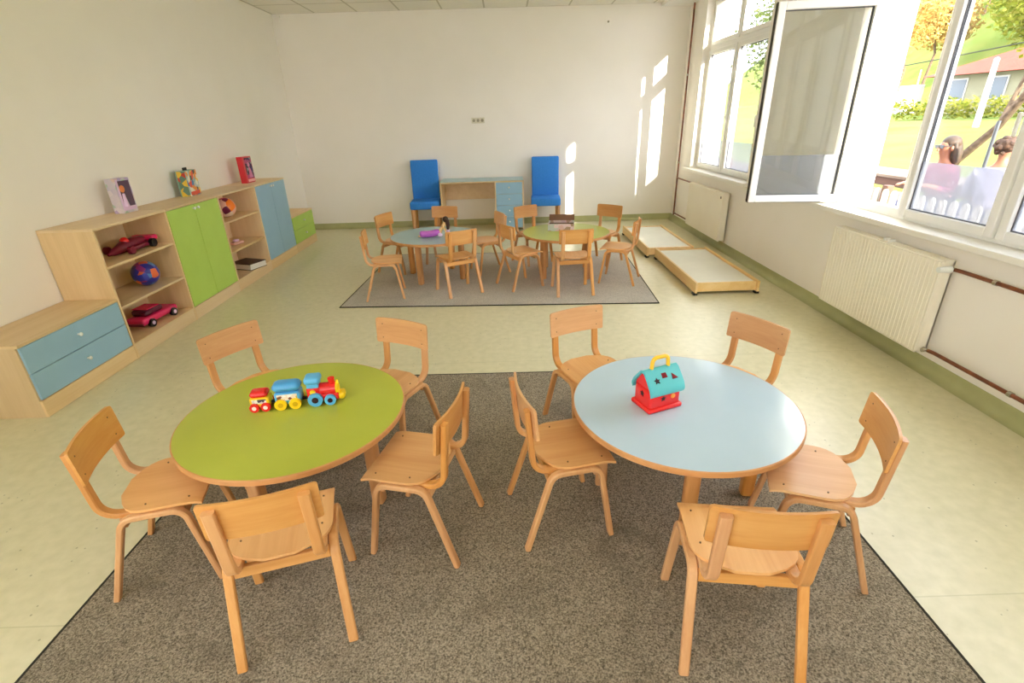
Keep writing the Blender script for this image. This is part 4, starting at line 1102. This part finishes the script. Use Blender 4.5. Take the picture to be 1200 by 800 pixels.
    sphere(b, (0, lean-.016, .782), .094, 18, 12, 0, (.95, 1.0, .84))
    if hairstyle == 'long':
        tube(b, [(0, lean-.05, .77), (0, lean-.07, .68), (0, lean-.075, .6), (0, lean-.07, .54)], [.07, .078, .07, .04], 14)
        for s in (-1, 1): tube(b, [(s*.066, lean-.005, .78), (s*.078, lean-.025, .70), (s*.072, lean-.04, .61), (s*.06, lean-.05, .55)], [.028, .03, .028, .012], 10)
    else:
        rng = random.Random(3)
        for _ in range(46):
            a = rng.uniform(0, 2*PI); e = rng.uniform(-.75, 1.3)
            d = Vector((math.cos(a)*math.cos(e), math.sin(a)*math.cos(e), math.sin(e)))
            if d.y > .2 and d.z < .45: continue
            p = Vector((0, lean-.006, .765))+Vector((d.x*.09, d.y*.098, d.z*.085))
            sphere(b, p, rng.uniform(.022, .03), 8, 6)
    obj('hair', b, hairmat, t, True)
    for s in (-1, 1):
        b = NB(); box(b, s*.12-.045, s*.12+.045, .36, .60, -.4535, -.385, .025, 3); obj('shoe', b, M['dark'], t, True)
    return t
person('woman in a pink top and sunglasses with long hair, sitting at the terrace table', 5.03, 5.93, (-1, .08), 'long', M['shirt_pink'], M['hair_blond'], True)
person('person in a pale lilac shirt with short curly dark hair, sitting at the terrace table', 5.08, 5.36, (.8, .6), 'curly', M['shirt_white'], M['hair_brown'])

# unseen pale block added to keep direct sun off the window behind the camera
b = NB(); box(b, -12, 4.4, -12.5, -9.5, -.2, 5.6); struct('sun_blocker', b, base('blocker_render', S(240, 236, 228), .9, .1)[0])
# unseen fin added outside the facade to block sun from the nearer panes
b = NB(); box(b, XO, 4.95, -1.8, -1.5, -.02, 4.6); struct('sun_block_fin', b, M['wall'])
b = NB(); box(b, XL-.2, XO+.25, YF-.5, YB+.3, ZC+.2, ZC+.5); struct('roof_slab', b, M['wall'])

# ------------------------------------------------------------------ light
w = bpy.data.worlds.new('world'); sc.world = w; w.use_nodes = True
nt = w.node_tree; bg = nt.nodes['Background']
tc = nt.nodes.new('ShaderNodeTexCoord'); sp = nt.nodes.new('ShaderNodeSeparateXYZ'); nt.links.new(tc.outputs['Generated'], sp.inputs[0])
rp = nt.nodes.new('ShaderNodeValToRGB'); rp.color_ramp.elements[0].color = (.98, .95, 1.06, 1); rp.color_ramp.elements[1].color = (.82, .88, 1.0, 1)
rp.color_ramp.elements[0].position = 0.0; rp.color_ramp.elements[1].position = .7
nt.links.new(sp.outputs['Z'], rp.inputs['Fac']); nt.links.new(rp.outputs['Color'], bg.inputs['Color'])
bg.inputs['Strength'].default_value = 3.0
sl = bpy.data.lights.new('sun', 'SUN'); so = bpy.data.objects.new('sun', sl); COL.objects.link(so)
d = Vector((-.40, 1, -.345)).normalized()
so.rotation_euler = d.to_track_quat('-Z', 'Y').to_euler(); so.location = (6, -8, 5)
sl.energy = 8.5; sl.angle = R(.6); sl.color = (1, .93, .80)

vs_ = sc.view_settings
vs_.view_transform = 'Standard'; vs_.look = 'None'; vs_.gamma = 1; vs_.use_curve_mapping = False
vs_.exposure = 1.83
try:
    sc.cycles.max_bounces = 14; sc.cycles.diffuse_bounces = 9; sc.cycles.glossy_bounces = 4; sc.cycles.transparent_max_bounces = 16
    sc.cycles.use_denoising = True; sc.cycles.caustics_reflective = False; sc.cycles.caustics_refractive = False
    sc.cycles.sample_clamp_indirect = 6
except Exception: pass
